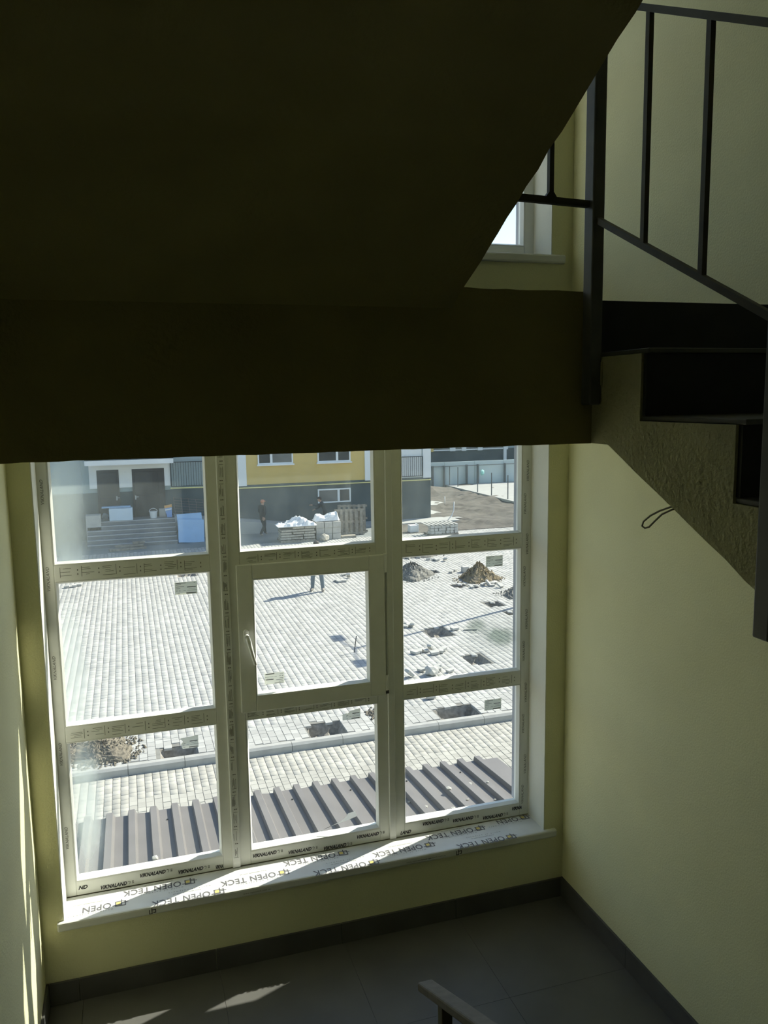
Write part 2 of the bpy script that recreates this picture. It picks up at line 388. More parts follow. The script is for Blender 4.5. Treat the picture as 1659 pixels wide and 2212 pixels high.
# stair flights -------------------------------------------------------------
def sawtooth(y0, z0, n, sgn):
    """step outline from the foot (y0,z0) climbing n risers; sgn = y direction of climbing"""
    p = [(y0, z0)]; y, z = y0, z0
    for k in range(n):
        z += RISE; p.append((y, z))
        if k < n - 1: y += sgn * GO; p.append((y, z))
    return p

SL = RISE / GO
def tiles(parent, steps, x0, x1, sgn, over=0.02):
    for k in range(len(steps) // 2):
        (ya, za), (yb, zb_) = steps[2 * k], steps[2 * k + 1]
        MB().box(x0, x1, ya - sgn * 0.012 if sgn > 0 else ya, ya if sgn > 0 else ya + 0.012, za + 0.001, zb_ - 0.013).build('riser_tile', M['riser'], parent)
        if 2 * k + 2 < len(steps):
            yc = steps[2 * k + 2][0]
            lo, hi = min(ya, yc), max(ya, yc)
            if sgn > 0: lo -= over
            else: hi += over
            MB().box(x0, x1, lo, hi, zb_ - 0.012, zb_).build('tread_tile', M['floor_tile'], parent, bevel=0.002)

def inset(steps, sgn):      # concrete core behind the tiles
    return [(y, z - (0.012 if i else 0)) for i, (y, z) in enumerate(steps)]

# right flight: storey floor (1.4525) up to the upper landing (2.905)
def right_flight(dz, name, label):
    st = sawtooth(-1.545 - 8 * GO, STO / 2 + dz, 9, 1)
    core = inset(st, 1)
    rr = random.Random(11)
    t = thing(name, label, 'staircase', (-0.45, -4.185, STO / 2 + dz), kind='structure')
    und = []
    y_a, z_a = -1.74, 2.507 + dz
    for k in range(41):
        y = y_a + (-4.3 - y_a) * k / 40
        und.append((y + (0 if k in (0, 40) else rr.uniform(-0.003, 0.003)), max(z_a + SL * (y - y_a) + (0 if k == 0 else rr.uniform(-0.0015, 0.0015)), STO / 2 - 0.2 + dz)))
    prof = core + [(-1.533, 2.89 + dz), (-1.533, 2.507 + dz)] + und + [(-4.3, STO / 2 + dz)]
    MB().prism_x(prof, -0.90, XR).build('flight_body', M['stringer'], t)
    tiles(t, st, -0.893, XR, 1)
    return t
right_flight(0, 'stair_flight', 'stair flight with dark riser tiles and rough plastered side, descending from the upper landing')
right_flight(-STO, 'stair_flight', 'stair flight leading down from the lower landing, out of sight')
# lower left flight (the photographer stands on it): from lower landing up to the storey floor
st = sawtooth(YE, 0.0, 9, -1)
t = thing('stair_flight', 'stair flight rising from the lower landing with the brown handrail', 'staircase', (-1.9, YE, 0), kind='structure')
prof = inset(st, -1) + [(-4.3, STO / 2 - 0.2), (-1.66, -0.15)]
MB().prism_x(prof, XL, -1.30).build('flight_body', M['stringer'], t); tiles(t, st, XL, -1.30, -1)
# upper left flight: its underside fills the top of the picture
st = sawtooth(YE, STO, 9, -1)
t = thing('stair_flight', 'dark olive underside of the flight rising overhead from the upper landing', 'staircase', (-1.9, YE, STO), kind='structure')
rr = random.Random(5); und = []
for k in range(61):
    y = -4.3 + (YE + 4.3) * k / 60
    zz = 2.8525 + SL * (YE - y)
    und.append((y + (rr.uniform(-0.004, 0.004) if 0 < k < 60 else 0), zz + (rr.uniform(-0.0018, 0.0018) if 0 < k < 60 else 0)))
prof = inset(st, -1) + und
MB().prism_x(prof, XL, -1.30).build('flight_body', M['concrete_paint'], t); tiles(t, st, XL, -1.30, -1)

# railings -------------------------------------------------------------------
def rail_line(y0, z0, slope):      # returns z(y)
    return lambda y: z0 + slope * (y - y0)
rg = thing('stair_railing', 'dark steel railing with square balusters on the descending right flight', 'railing', (-0.92, -1.69, 2.609))
XB = -0.92
lowz = rail_line(-1.689, 3.078, 0.489); topz = rail_line(-1.845, 3.512, 0.489)
posts = [(-1.685, 2.609), (-2.337, 2.16), (-2.99, 1.84), (-3.64, 1.52)]
for k, (py, pz) in enumerate(posts):
    zt_ = topz(py) + 0.20
    pm = B(-0.936, -0.902, py - 0.0215, py + 0.0215, pz, zt_).build('post', M['post_metal'], rg, bevel=0.004)
    B(-0.905, -0.895, py - 0.025, py + 0.03, pz + 0.05, pz + 0.11).build('bracket', M['stringer'], pm)
for k in range(3):
    ya, yb_ = posts[k][0] - 0.0215, posts[k + 1][0] + 0.0215
    MB().bar((XB, ya, lowz(ya)), (XB, yb_, lowz(yb_)), 0.014, 0.015).build('bottom_bar', M['rail_metal'], rg)
    MB().bar((XB, ya, topz(ya)), (XB, yb_, topz(yb_)), 0.014, 0.015).build('top_bar', M['rail_metal'], rg)
    for yb2 in ((-1.90, -2.107) if k == 0 else (ya - 0.2, ya - 0.41)):
        MB().bar((XB, yb2, lowz(yb2)), (XB, yb2, topz(yb2)), 0.012, 0.014, upv=(0, 1, 0)).build('baluster', M['rail_metal'], rg)
MB().bar((XB, -1.66, topz(-1.66) + 0.21), (XB, -3.7, topz(-3.7) + 0.21), 0.05, 0.03).build('handrail', M['hand_rail'], rg)
# short guard across the gap at the landing edge
gd = thing('landing_guard', 'short dark steel guard bar closing the gap beside the landing post', 'railing', (-1.12, -1.69, 2.9))
MB().bar((-1.30, -1.685, 3.123), (-0.937, -1.685, 3.112), 0.016, 0.016).build('bottom_bar', M['rail_metal'], gd)
MB().bar((-1.045, -1.685, 3.118), (-1.045, -1.685, 3.86), 0.012, 0.014, upv=(0, 1, 0)).build('baluster', M['rail_metal'], gd)
MB().bar((-1.30, -1.685, 3.86), (-0.937, -1.685, 3.86), 0.016, 0.016).build('top_bar', M['rail_metal'], gd)
MB().hexa([(-1.060, -1.692, 3.124), (-1.030, -1.692, 3.123), (-1.030, -1.678, 3.123), (-1.060, -1.678, 3.124),
           (-1.052, -1.692, 3.134), (-1.038, -1.692, 3.134), (-1.038, -1.678, 3.134), (-1.052, -1.678, 3.134)]).build('weld', M['rail_metal'], gd)
# handrail end of the lower flight
hr = thing('stair_handrail', 'brown-grey flat handrail end rising from the bottom of the picture', 'handrail', (-1.275, -1.55, 0.0))
hz = rail_line(-1.365, 0.805, -0.47)
MB().hexa([(-1.302, -1.365, hz(-1.365) - 0.028), (-1.252, -1.365, hz(-1.365) - 0.028), (-1.252, -3.9, hz(-3.9) - 0.028), (-1.302, -3.9, hz(-3.9) - 0.028),
           (-1.302, -1.362, hz(-1.365) + 0.002), (-1.252, -1.362, hz(-1.365) + 0.002), (-1.252, -3.9, hz(-3.9) + 0.004), (-1.302, -3.9, hz(-3.9) + 0.004)]).build('handrail', M['hand_rail'], hr, bevel=0.006)
for py in (-1.54, -2.4, -3.3):
    zf = 0.0 if py > -1.66 else (math.floor((-1.66 - py) / GO) + 1) * RISE
    B(-1.296, -1.262, py - 0.02, py + 0.015, zf, hz(py) - 0.02).build('post', M['rail_metal'], hr, bevel=0.003)
def hlow(y): return hz(y) - 0.68
MB().bar((-1.28, -1.555, hlow(-1.555) ), (-1.28, -3.3, hlow(-3.3)), 0.02, 0.02).build('bottom_bar', M['rail_metal'], hr)
for k in range(6):
    y = -1.75 - 0.21 * k
    if abs(y + 2.4) > 0.05: MB().bar((-1.28, y, hlow(y)), (-1.28, y, hz(y) - 0.02), 0.018, 0.018, upv=(0, 1, 0)).build('baluster', M['rail_metal'], hr)
# cable loop hanging out from under the right flight (near the wall)
cpts = [(-0.89, -2.03, 2.385), (-0.9, -2.001, 2.376), (-0.9, -1.964, 2.363), (-0.9, -1.929, 2.347), (-0.9, -1.902, 2.329), (-0.9, -1.897, 2.317), (-0.9, -1.909, 2.314), (-0.9, -1.925, 2.319), (-0.9, -1.946, 2.336), (-0.9, -1.973, 2.356), (-0.9, -2.01, 2.372), (-0.89, -2.04, 2.38)]
cl = MB().polytube(cpts, 0.0022, 6)
tag(cl.build('cable_loop', M['cable'], smooth=True), 'thin loop of cable sticking out below the plastered flight', 'cable')

# ================================================================== WINDOWS
C1L, C1R, C2L, C2R, C3L, C3R = -2.4126, -1.746, -1.6122, -0.9529, -0.819, -0.1643
R1B, R2T, R2B, R3T, R3B = 1.9336, 1.8599, 1.1968, 1.1251, 0.455
R1T = 2.60
SOL, SOR, SOT, SOB = -1.631, -0.9145, 1.8776, 1.1654
SGL, SGR, SGT, SGB = -1.5589, -0.992, 1.809, 1.2388
GY0, GY1 = YF + 0.024, YF + 0.044
GL['clear'] = glass_mat('pane_glass', 0.022, fine=0.5)
GL['dusty'] = glass_mat('dusty_pane_glass', 0.09, fine=0.8)
GL['left1'] = glass_mat('left_top_pane', 0.09, [(-2.345, 2.27, 0.10, 0.60, 0.32), (-2.36, 2.3, 0.30, 0.6, 0.10)], fine=0.8)
GL['left2'] = glass_mat('left_mid_pane', 0.05, [(-2.37, 1.45, 0.09, 0.45, 0.40), (-2.3, 1.3, 0.3, 0.4, 0.08)], fine=0.5)
GL['left3'] = glass_mat('left_low_pane', 0.03, [(-2.34, 0.85, 0.07, 0.45, 0.42), (-2.36, 0.8, 0.16, 0.5, 0.2)], fine=0.6)
GL['smudge'] = glass_mat('smudged_pane', 0.022, [(-0.30, 1.38, 0.22, 0.22, 0.12)], fine=0.5, darks=[(-0.415, 1.462, 0.085, 0.05, 0.8), (-0.335, 1.415, 0.06, 0.05, 0.5), (-0.262, 1.385, 0.10, 0.065, 0.9), (-0.31, 1.40, 0.24, 0.16, 0.22)])

def pane(x0, x1, y0, y1, z0, z1, dirty, par):
    g_ = B(x0, x1, y0, y1, z0, z1); g_.mi = [1, 1, 0, 1, 1, 1]      # building dust on the room side, clean outside
    return g_.build('glass_pane', [dirty, M['clean_glass']], par)
def bead_ring(x0, x1, z0, z1, y0, dz, ins=0.013, dep=None):
    dep = (GY0 - y0) if dep is None else dep
    mb_ = MB()
    o_ = [(x0, y0, z0 + dz), (x1, y0, z0 + dz), (x1, y0, z1 + dz), (x0, y0, z1 + dz)]
    a_ = [(x0 + ins * 0.35, y0 + 0.001, z0 + ins * 0.35 + dz), (x1 - ins * 0.35, y0 + 0.001, z0 + ins * 0.35 + dz), (x1 - ins * 0.35, y0 + 0.001, z1 - ins * 0.35 + dz), (x0 + ins * 0.35, y0 + 0.001, z1 - ins * 0.35 + dz)]
    i_ = [(x0 + ins, y0 + dep, z0 + ins + dz), (x1 - ins, y0 + dep, z0 + ins + dz), (x1 - ins, y0 + dep, z1 - ins + dz), (x0 + ins, y0 + dep, z1 - ins + dz)]
    b_ = [(x, y0 + dep, z) for x, _, z in o_]
    rings = [o_, a_, i_, b_]
    for k in range(4):
        A_, Bq = rings[k], rings[(k + 1) % 4]
        for j in range(4):
            mb_.add([A_[j], A_[(j + 1) % 4], Bq[(j + 1) % 4], Bq[j]], [(0, 1, 2, 3)])
    return mb_

def film_print(mb_, a, b, c0, c1, horizontal, y, seed, skip=0.0):
    """Blocks of fine printed lines on the protective film of a profile."""
    rr = random.Random(seed); s = a + rr.uniform(0.0, 0.03)
    while s < b - 0.05:
        ln = min(0.056, b - s)
        rows = 6; hgt = (c1 - c0) * 0.62; base = c0 + (c1 - c0) * rr.uniform(0.14, 0.26)
        for r_ in range(rows):
            if rr.random() < 0.25: continue
            q0 = base + hgt * r_ / rows; l0 = s + (rr.uniform(0, 0.02) if rr.random() < .4 else 0); l1 = s + ln * rr.uniform(0.55, 1.0)
            if horizontal: mb_.add([(l0, y, q0), (l1, y, q0), (l1, y, q0 + 0.0016), (l0, y, q0 + 0.0016)], [(0, 1, 2, 3)])
            else: mb_.add([(q0, y, l0), (q0 + 0.0016, y, l0), (q0 + 0.0016, y, l1), (q0, y, l1)], [(0, 1, 2, 3)])
        e = s if rr.random() < .5 else s + ln
        if horizontal: mb_.add([(e, y, base), (e + 0.0018, y, base), (e + 0.0018, y, base + hgt), (e, y, base + hgt)], [(0, 1, 2, 3)])
        else: mb_.add([(base, y, e), (base + hgt, y, e), (base + hgt, y, e + 0.0018), (base, y, e + 0.0018)], [(0, 1, 2, 3)])
        g = s + ln + 0.014
        for d_ in (0.2, 0.6):
            q = base + hgt * d_
            if horizontal: mb_.add([(g, y, q), (g + 0.005, y, q), (g + 0.004, y, q + 0.007), (g + 0.001, y, q + 0.006)], [(0, 1, 2, 3)])
            else: mb_.add([(q, y, g), (q + 0.006, y, g), (q + 0.007, y, g + 0.004), (q + 0.001, y, g + 0.005)], [(0, 1, 2, 3)])
        s += 0.088
    return mb_

VIK = text_mesh('VIKNALAND', 0.025, shear=0.32, offset=0.0009, spacing=1.04)
VIKB = text_mesh('VIKNALAND', 0.018, shear=0.32, offset=0.0001, spacing=1.1)
for me_ in (VIK,): me_.materials.append(M['ink_black'])
VIKB.materials.append(M['ink_faint'])
_w = max(v.co.x for v in VIK.vertices) - min(v.co.x for v in VIK.vertices)
for v in VIK.vertices: v.co.x *= 0.116 / _w

def flat_text(name, me, parent, x, y, z, rot=0.0):
    """text standing on a vertical face that looks towards -y"""
    o = link(name, me, None); o.parent = parent
    o.matrix_local = Matrix.Translation((x, y, z)) @ Matrix.Rotation(rot, 4, 'Y') @ Matrix.Rotation(R(90), 4, 'X')
    return o

def window(nm, label, dz, detailed):
    t = thing(nm, label, 'window', (0.5 * (FL + FR), YF, ZS + dz), kind='structure')
    Y1 = YF + 0.07
    def pc(name, x0, x1, z0, z1, y0=YF, y1=Y1, m=None, par=None, bev=0.003):
        return B(x0, x1, y0, y1, z0 + dz, z1 + dz).build(name, m or M['pvc'], par or t, bevel=bev)
    top = HEAD - 0.001
    lj = pc('left_jamb', FL, C1L, ZS, top); rj = pc('right_jamb', C3R, FR, ZS, top)
    bots, heads = [], []
    for (a, b) in ((C1L, C1R), (C2L, C2R), (C3L, C3R)):
        bots.append(pc('bottom_rail', a, b, ZS, R3B)); heads.append(pc('head_rail', a, b, R1T, top))
    muls = []
    for (a, b, s0, s1) in ((C1R, C2L, -1.702, -1.664), (C2R, C3L, -0.903, -0.868)):
        mm = pc('mullion', a, b, ZS, top)
        st_ = pc('cover_strip', s0, s1, ZS + 0.001, top - 0.002, YF - 0.012, YF, M['bead'], mm, 0.004)
        muls.append((mm, st_, s0, s1))
    trs = []
    for (a, b) in ((C1L, C1R), (C2L, C2R), (C3L, C3R)):
        trs.append((pc('transom', a, b, R2T, R1B), a, b, R2T, R1B)); trs.append((pc('transom', a, b, R3T, R2B), a, b, R3T, R2B))
    panes = {}
    for ci, (a, b) in enumerate(((C1L, C1R), (C2L, C2R), (C3L, C3R))):
        for ri, (z0, z1) in enumerate(((R1B, R1T), (R2B, R2T), (R3B, R3T))):
            if ci == 1 and ri == 1: continue
            bead_ring(a, b, z0, z1, YF, dz).build('glazing_bead', M['bead'], t)
            key = 'clear'
            if detailed: key = {(0, 0): 'left1', (0, 1): 'left2', (0, 2): 'left3', (1, 0): 'dusty', (2, 0): 'dusty', (2, 1): 'smudge'}.get((ci, ri), 'clear')
            panes[(ci, ri)] = pane(a + 0.004, b - 0.004, GY0, GY1, z0 + 0.004 + dz, z1 - 0.004 + dz, GL[key], t)
    # opening sash
    sh = MB()
    for q in ((SOL, SGL, SOB, SOT), (SGR, SOR, SOB, SOT), (SGL, SGR, SOB, SGB), (SGL, SGR, SGT, SOT)):
        sh.box(q[0], q[1], YF - 0.018, Y1 - 0.012, q[2] + dz, q[3] + dz)
    sa = sh.build('sash', M['pvc'], t, bevel=0.003)
    bead_ring(SGL, SGR, SGB, SGT, YF - 0.018, dz, dep=0.03).build('glazing_bead', M['bead'], sa)
    pane(SGL + 0.004, SGR - 0.004, YF + 0.012, YF + 0.032, SGB + 0.004 + dz, SGT - 0.004 + dz, GL['clear'], sa)
    panes[(1, 1)] = sa
    # handle: rosette, neck, bent lever
    hx, hz_ = -1.596, 1.54 + dz; fy = YF - 0.018
    rz = MB()
    for k in range(12):
        pass
    ring0 = []; nn = 20
    for k in range(nn):
        a = 2 * math.pi * k / nn; cz = 0.020 if math.sin(a) > 0 else -0.020
        ring0.append((0.0135 * math.cos(a), cz + 0.0135 * math.sin(a)))
    v = [(hx + a, fy, hz_ + b) for a, b in ring0] + [(hx + a * .9, fy - 0.011, hz_ + b * .95) for a, b in ring0]
    rz.add(v, [tuple(range(nn, 2 * nn))] + [(i, (i + 1) % nn, nn + (i + 1) % nn, nn + i) for i in range(nn)])
    hd = rz.build('handle', M['handle'], sa, bevel=0.001)
    lever = MB()
    lever.tube((hx, fy - 0.008, hz_ + 0.004), (hx, fy - 0.042, hz_ + 0.004), 0.010, 12)
    secs = [(0.0, 0.010, 0.009, 0), (-0.02, 0.0115, 0.010, 0.004), (-0.06, 0.0095, 0.008, 0.012), (-0.105, 0.0085, 0.007, 0.018), (-0.13, 0.0075, 0.006, 0.018)]
    rg_ = []
    for (dzz, ww, hh, dy) in secs:
        rg_.append([(hx - dzz * 0.22 + ww * math.cos(2 * math.pi * k / 12), fy - 0.042 - dy + hh * math.sin(2 * math.pi * k / 12), hz_ + 0.006 + dzz) for k in range(12)])
    vv = [p_ for r_ in rg_ for p_ in r_]; ff = []
    for i in range(len(rg_) - 1):
        for k in range(12): ff.append((i * 12 + k, i * 12 + (k + 1) % 12, (i + 1) * 12 + (k + 1) % 12, (i + 1) * 12 + k))
    ff += [tuple(reversed(range(12))), tuple((len(rg_) - 1) * 12 + k for k in range(12))]
    lever.add(vv, ff)
    lever.build('handle_lever', M['handle'], sa, smooth=True)
    for (h0, h1) in ((1.79, 1.882), (1.19, 1.268)):
        hm = MB().tube((-0.909, YF - 0.012, h0 + dz), (-0.909, YF - 0.012, h1 + dz), 0.0085, 10)
        hh_ = hm.build('hinge', M['bead'], sa)
    B(-0.915, -0.902, YF - 0.024, YF - 0.004, 1.176 + dz, 1.19 + dz).build('hinge_pin', M['seal'], sa)
    # outer drip sill
    MB().hexa([(FL, Y1 - 0.01, 0.385 + dz), (FR, Y1 - 0.01, 0.385 + dz), (FR, 0.40, 0.358 + dz), (FL, 0.40, 0.358 + dz),
               (FL, Y1 - 0.01, 0.392 + dz), (FR, Y1 - 0.01, 0.392 + dz), (FR, 0.40, 0.365 + dz), (FL, 0.40, 0.365 + dz)]).build('drip_sill', M['drip'], t)
    # plastered reveals, inside white, outside grey
    for (a, b) in ((FL - 0.0005, FL + 0.004), (FR - 0.004, FR + 0.0005)):
        B(a, b, -0.001, YF, ZS + dz, HEAD + dz).build('reveal_lining', M['reveal'], t)
        B(a, b, Y1, YO + 0.001, ZS + 0.005 + dz, HEAD + dz).build('outer_reveal_lining', M['outer'], t)
    if not detailed: return t
    # film print on transoms and the first cover strip
    for k, (o, a, b, z0, z1) in enumerate(trs):
        col = k // 2; row = k % 2
        if col == 1 and row == 1: a, b, z0, z1 = a, b, R3T, R3T + 0.04
        if col == 1 and row == 0: z0, z1 = SOT, R1B
        film_print(MB(), a + 0.01, b - 0.01, z0, z1, True, YF - 0.0008, 40 + k).build('film_print', M['ink_faint'], o)
    mm, st_, s0, s1 = muls[0]
    film_print(MB(), ZS + 0.03, HEAD - 0.05, s0 + 0.004, s1 - 0.002, False, YF - 0.0128, 77).build('film_print', M['ink_faint'], st_)
    # lettering on the bottom rails
    words = [(0, -2.311, 0.407), (0, -2.135, 0.431), (0, -1.961, 0.414), (1, -1.606, 0.428), (1, -1.431, 0.413), (1, -1.252, 0.401), (1, -1.079, 0.430),
             (2, -0.724, 0.437), (2, -0.555, 0.425), (2, -0.383, 0.410)]
    for (c, x, z) in words:
        flat_text('lettering', VIK, bots[c], x, YF - 0.0012, z - 0.009)
        mk = MB()     # small winged mark and box after the word
        mk.add([(x + .122, YF - .0012, z + .004), (x + .128, YF - .0012, z + .009), (x + .136, YF - .0012, z + .004), (x + .129, YF - .0012, z + .005)], [(0, 1, 2, 3)])
        mk.add([(x + .129, YF - .0012, z - .008), (x + .131, YF - .0012, z - .008), (x + .136, YF - .0012, z + .004), (x + .133, YF - .0012, z + .004)], [(0, 1, 2, 3)])
        for r_ in range(3): mk.add([(x + .142, YF - .0012, z - .006 + .005 * r_), (x + .150, YF - .0012, z - .006 + .005 * r_), (x + .150, YF - .0012, z - .003 + .005 * r_), (x + .142, YF - .0012, z - .003 + .005 * r_)], [(0, 1, 2, 3)])
        mk.build('logo_mark', M['ink_faint'], bots[c])
    for (s_, c, x, z) in (('VIKNA', 0, -1.785, 0.405), ('LAND', 2, -0.845, 0.413 - 0.003), ('VIKNA', 2, -0.212, 0.433), ('ND', 0, -2.405, 0.425)):
        me_ = text_mesh(s_, 0.025, shear=0.32, offset=0.0009); me_.materials.append(M['ink_black'])
        wd = max(v.co.x for v in me_.vertices)
        mx_ = 0.037 if s_ == 'VIKNA' and c == 0 else 0.06
        for v in me_.vertices: v.co.x *= min(1, mx_ / wd)
        flat_text('lettering', me_, bots[c], x, YF - 0.0012, z - 0.009)
    for z in (0.62, 1.02, 1.42, 1.82, 2.2):
        flat_text('lettering', VIKB, rj, -0.128, YF - 0.0012, z, R(-90))
        flat_text('lettering', VIKB, rj, -0.142, YF - 0.0012, z - 0.17, R(-90))
        flat_text('lettering', VIKB, lj, -2.432, YF - 0.0012, z, R(-90))
    # paper stickers on the glass
    def sticker(p_, x, z, wdt, h, torn, seed, yg, flip=False):
        rr = random.Random(seed); y = yg - 0.0008
        if torn == 1: pts_ = [(0, 0), (wdt, 0), (wdt, h), (wdt * .45, h * .85), (wdt * .3, h * .62), (wdt * .2, h * .66), (0, h * .55)]
        elif torn == 2: pts_ = [(0.16 * wdt, 0), (wdt, 0), (wdt, h), (wdt * .05, h * .9), (wdt * .2, h * .6), (wdt * .08, h * .4)]
        else: pts_ = [(0, 0), (wdt, 0), (wdt, h), (0, h)]
        n_ = len(pts_); sm = MB()
        sm.add([(x + a, y, z + b) for a, b in pts_] + [(x + a, yg, z + b) for a, b in pts_], [tuple(range(n_)), tuple(reversed(range(n_, 2 * n_)))] + [(i, (i + 1) % n_, n_ + (i + 1) % n_, n_ + i) for i in range(n_)])
        so = sm.build('label_sticker', M['sticker'], p_)
        pr = MB(); yy = y - 0.0004
        def ln(u0, u1, v0, th): pr.add([(x + u0 * wdt, yy, z + v0 * h), (x + u1 * wdt, yy, z + v0 * h), (x + u1 * wdt, yy, z + v0 * h + th), (x + u0 * wdt, yy, z + v0 * h + th)], [(0, 1, 2, 3)])
        bars = [(.55, .95, .55, .0035), (.55, .98, .30, .0012), (.5, .95, .06, .004), (.38, .50, .30, .0012), (.62, .9, .44, .0008)]
        if torn == 0: bars += [(.05, .5, .90, .0022), (.05, .28, .78, .002), (.05, .42, .62, .0018), (.05, .24, .48, .0018), (.05, .12, .30, .002), (.18, .24, .29, .002), (.05, .22, .12, .0012), (.85, .93, .92, .002)]
        else: bars += [(.22, .32, .44, .0016), (.2, .26, .3, .0016), (.2, .3, .12, .001)]
        for b_ in bars:
            if flip: ln(1 - b_[1], 1 - b_[0], 1 - b_[2] - .06, b_[3])
            else: ln(*b_)
        pr.build('sticker_print', M['ink'], so)
    sticker(panes[(0, 1)], -1.907, 1.754, 0.100, 0.058, 0, 1, GY0)
    sticker(panes[(0, 2)], -1.922, 1.013, 0.087, 0.059, 2, 2, GY0)
    sc_ = [(-1.264, 0.481), (-1.143, 0.521), (-1.113, 0.553), (-1.077, 0.559), (-1.068, 0.53), (-1.114, 0.518), (-1.187, 0.504), (-1.25, 0.488)]
    n_ = len(sc_); fs_ = MB(); fs_.add([(x_, GY0 - 0.002, z_) for x_, z_ in sc_] + [(x_, GY0 - 0.0012, z_) for x_, z_ in sc_], [tuple(range(n_)), tuple(reversed(range(n_, 2 * n_)))] + [(i_, (i_ + 1) % n_, n_ + (i_ + 1) % n_, n_ + i_) for i_ in range(n_)])
    fs_.build('film_scrap', M['scrap'], panes[(1, 2)])
    sticker(sa, -1.513, 1.283, 0.094, 0.055, 0, 3, YF + 0.012, True)
    sticker(panes[(1, 2)], -1.131, 1.047, 0.092, 0.053, 1, 4, GY0)
    sticker(panes[(2, 1)], -0.355, 1.766, 0.094, 0.056, 0, 5, GY0)
    sticker(panes[(2, 2)], -0.361, 0.996, 0.096, 0.057, 0, 6, GY0)
    return t
window('window_1', 'large white nine-pane staircase window with film printing still on its frame', 0.0, True)
window('window_2', 'upper staircase window glimpsed beside the landing post, showing sky', STO, False)

# interior sill boards
def sill(dz, label, printed):
    so = B(-2.4859, -0.0461, -0.022, YF, ZS - 0.04 + dz, ZS + dz)
    o = so.build('window_sill', M['sill'], None, bevel=0.008)
    tag(o, label, 'window sill', kind='structure')
    if not printed: return
    z = ZS + 0.0008
    me_ = text_mesh('OPEN TECK', 0.060, offset=0.0008, spacing=1.05)
    wd = max(v.co.x for v in me_.vertices)
    for v in me_.vertices: v.co.x *= 0.262 / wd
    me_.materials.append(M['ink'])
    op = text_mesh('OPEN', 0.060, offset=0.0008, spacing=1.05)
    for v in op.vertices: v.co.x *= 0.262 / wd
    op.materials.append(M['ink'])
    po = text_mesh('world of polymers', 0.013, spacing=1.9); po.materials.append(M['ink_faint'])
    ww = text_mesh('www.openteck.com.ua', 0.012, spacing=1.15); ww.materials.append(M['ink_faint'])
    lg = MB()
    def sq(x0, x1, y0, y1): lg.add([(x0, y0, 0), (x1, y0, 0), (x1, y1, 0), (x0, y1, 0)], [(0, 1, 2, 3)])
    tk = 0.004
    for (x0, x1, y0, y1) in ((0, .036, 0, .030),):
        sq(x0, x1, y0, y0 + tk); sq(x0, x1, y1 - tk, y1); sq(x0, x0 + tk, y0, y1); sq(x1 - tk, x1, y0, y1)
    sq(.013, .013 + tk, -.008, .024); sq(.013, .045, .020, .020 + tk); sq(-.008, .013, .008, .008 + tk)
    lg.v = [(x_ * 1.3, y_ * 1.3, z_) for x_, y_, z_ in lg.v]
    lme = lg.mesh('logo'); lme.materials.append(M['ink'])
    ly = MB().add([(.0234, .0052, 0), (.0416, .0052, 0), (.0416, .0247, 0), (.0234, .0247, 0)], [(0, 1, 2, 3)]).mesh('logo_fill'); ly.materials.append(M['ink_yellow'])
    def put(nm, me, x, y, zz=z):
        q = link(nm, me, None); q.parent = o
        q.matrix_local = Matrix.Translation((x, y, zz)) @ Matrix.Rotation(R(180), 4, 'Z')
    fm = MB(); tk2 = 0.0035        # black marks on the front edge of the board
    for (x0, x1, y0, y1) in ((0, .014, 0, tk2), (0, tk2, 0, .022), (.0105, .014, 0, .028), (.010, .030, .018, .018 + tk2), (.0265, .030, .004, .0215), (.018, .030, .004, .004 + tk2)):
        fm.add([(x0, y0, 0), (x1, y0, 0), (x1, y1, 0), (x0, y1, 0)], [(0, 1, 2, 3)])
    fme = fm.mesh('edge_mark'); fme.materials.append(M['ink_black'])
    for x in (-2.10, -0.615): flat_text('edge_mark', fme, o, x, -0.0228, 0.354)
    for x in (-1.58, -0.78, -0.70): flat_text('edge_print', ww, o, x - 0.1, -0.0228, 0.362)
    # (x of the logo's right end, y of the letters' foot) : text is turned round towards the window
    for (x, y, what) in ((-2.198, 0.070, 1), (-1.451, 0.072, 0), (-0.704, 0.076, 0), (-1.887, 0.140, 0), (-1.140, 0.143, 0), (-0.399, 0.140, 0), (-1.764, 0.016, 0), (-1.018, 0.016, 0), (-0.280, 0.012, 0), (-0.126, 0.166, 2)):
        put('logo_mark', lme, x, y); put('logo_fill', ly, x, y, z - 0.0003)
        if what == 1: put('lettering', op, x - 0.062, y)
        elif what == 2: put('lettering', op, x - 0.062, y)
        else: put('lettering', me_, x - 0.062, y)
        put('small_print', po, x - 0.055, y - 0.048 if y > 0.03 else y + 0.048)
        put('small_print', ww, x - 0.10, y + 0.030 if y < 0.1 else y + 0.018)
sill(0.0, 'white window sill board printed with upside-down lettering, in sun and shade', True)
sill(STO, 'white sill of the upper window above the landing edge', False)
# ================================================================== OUTSIDE
ZG = -3.9            # yard paving
ZN = -4.04           # path this side of the kerb
tag(B(-90, 120, 0.36, 160, -6.0, -4.75).build('ground', M['soil']), 'earth below the paved yard', 'ground', kind='structure')

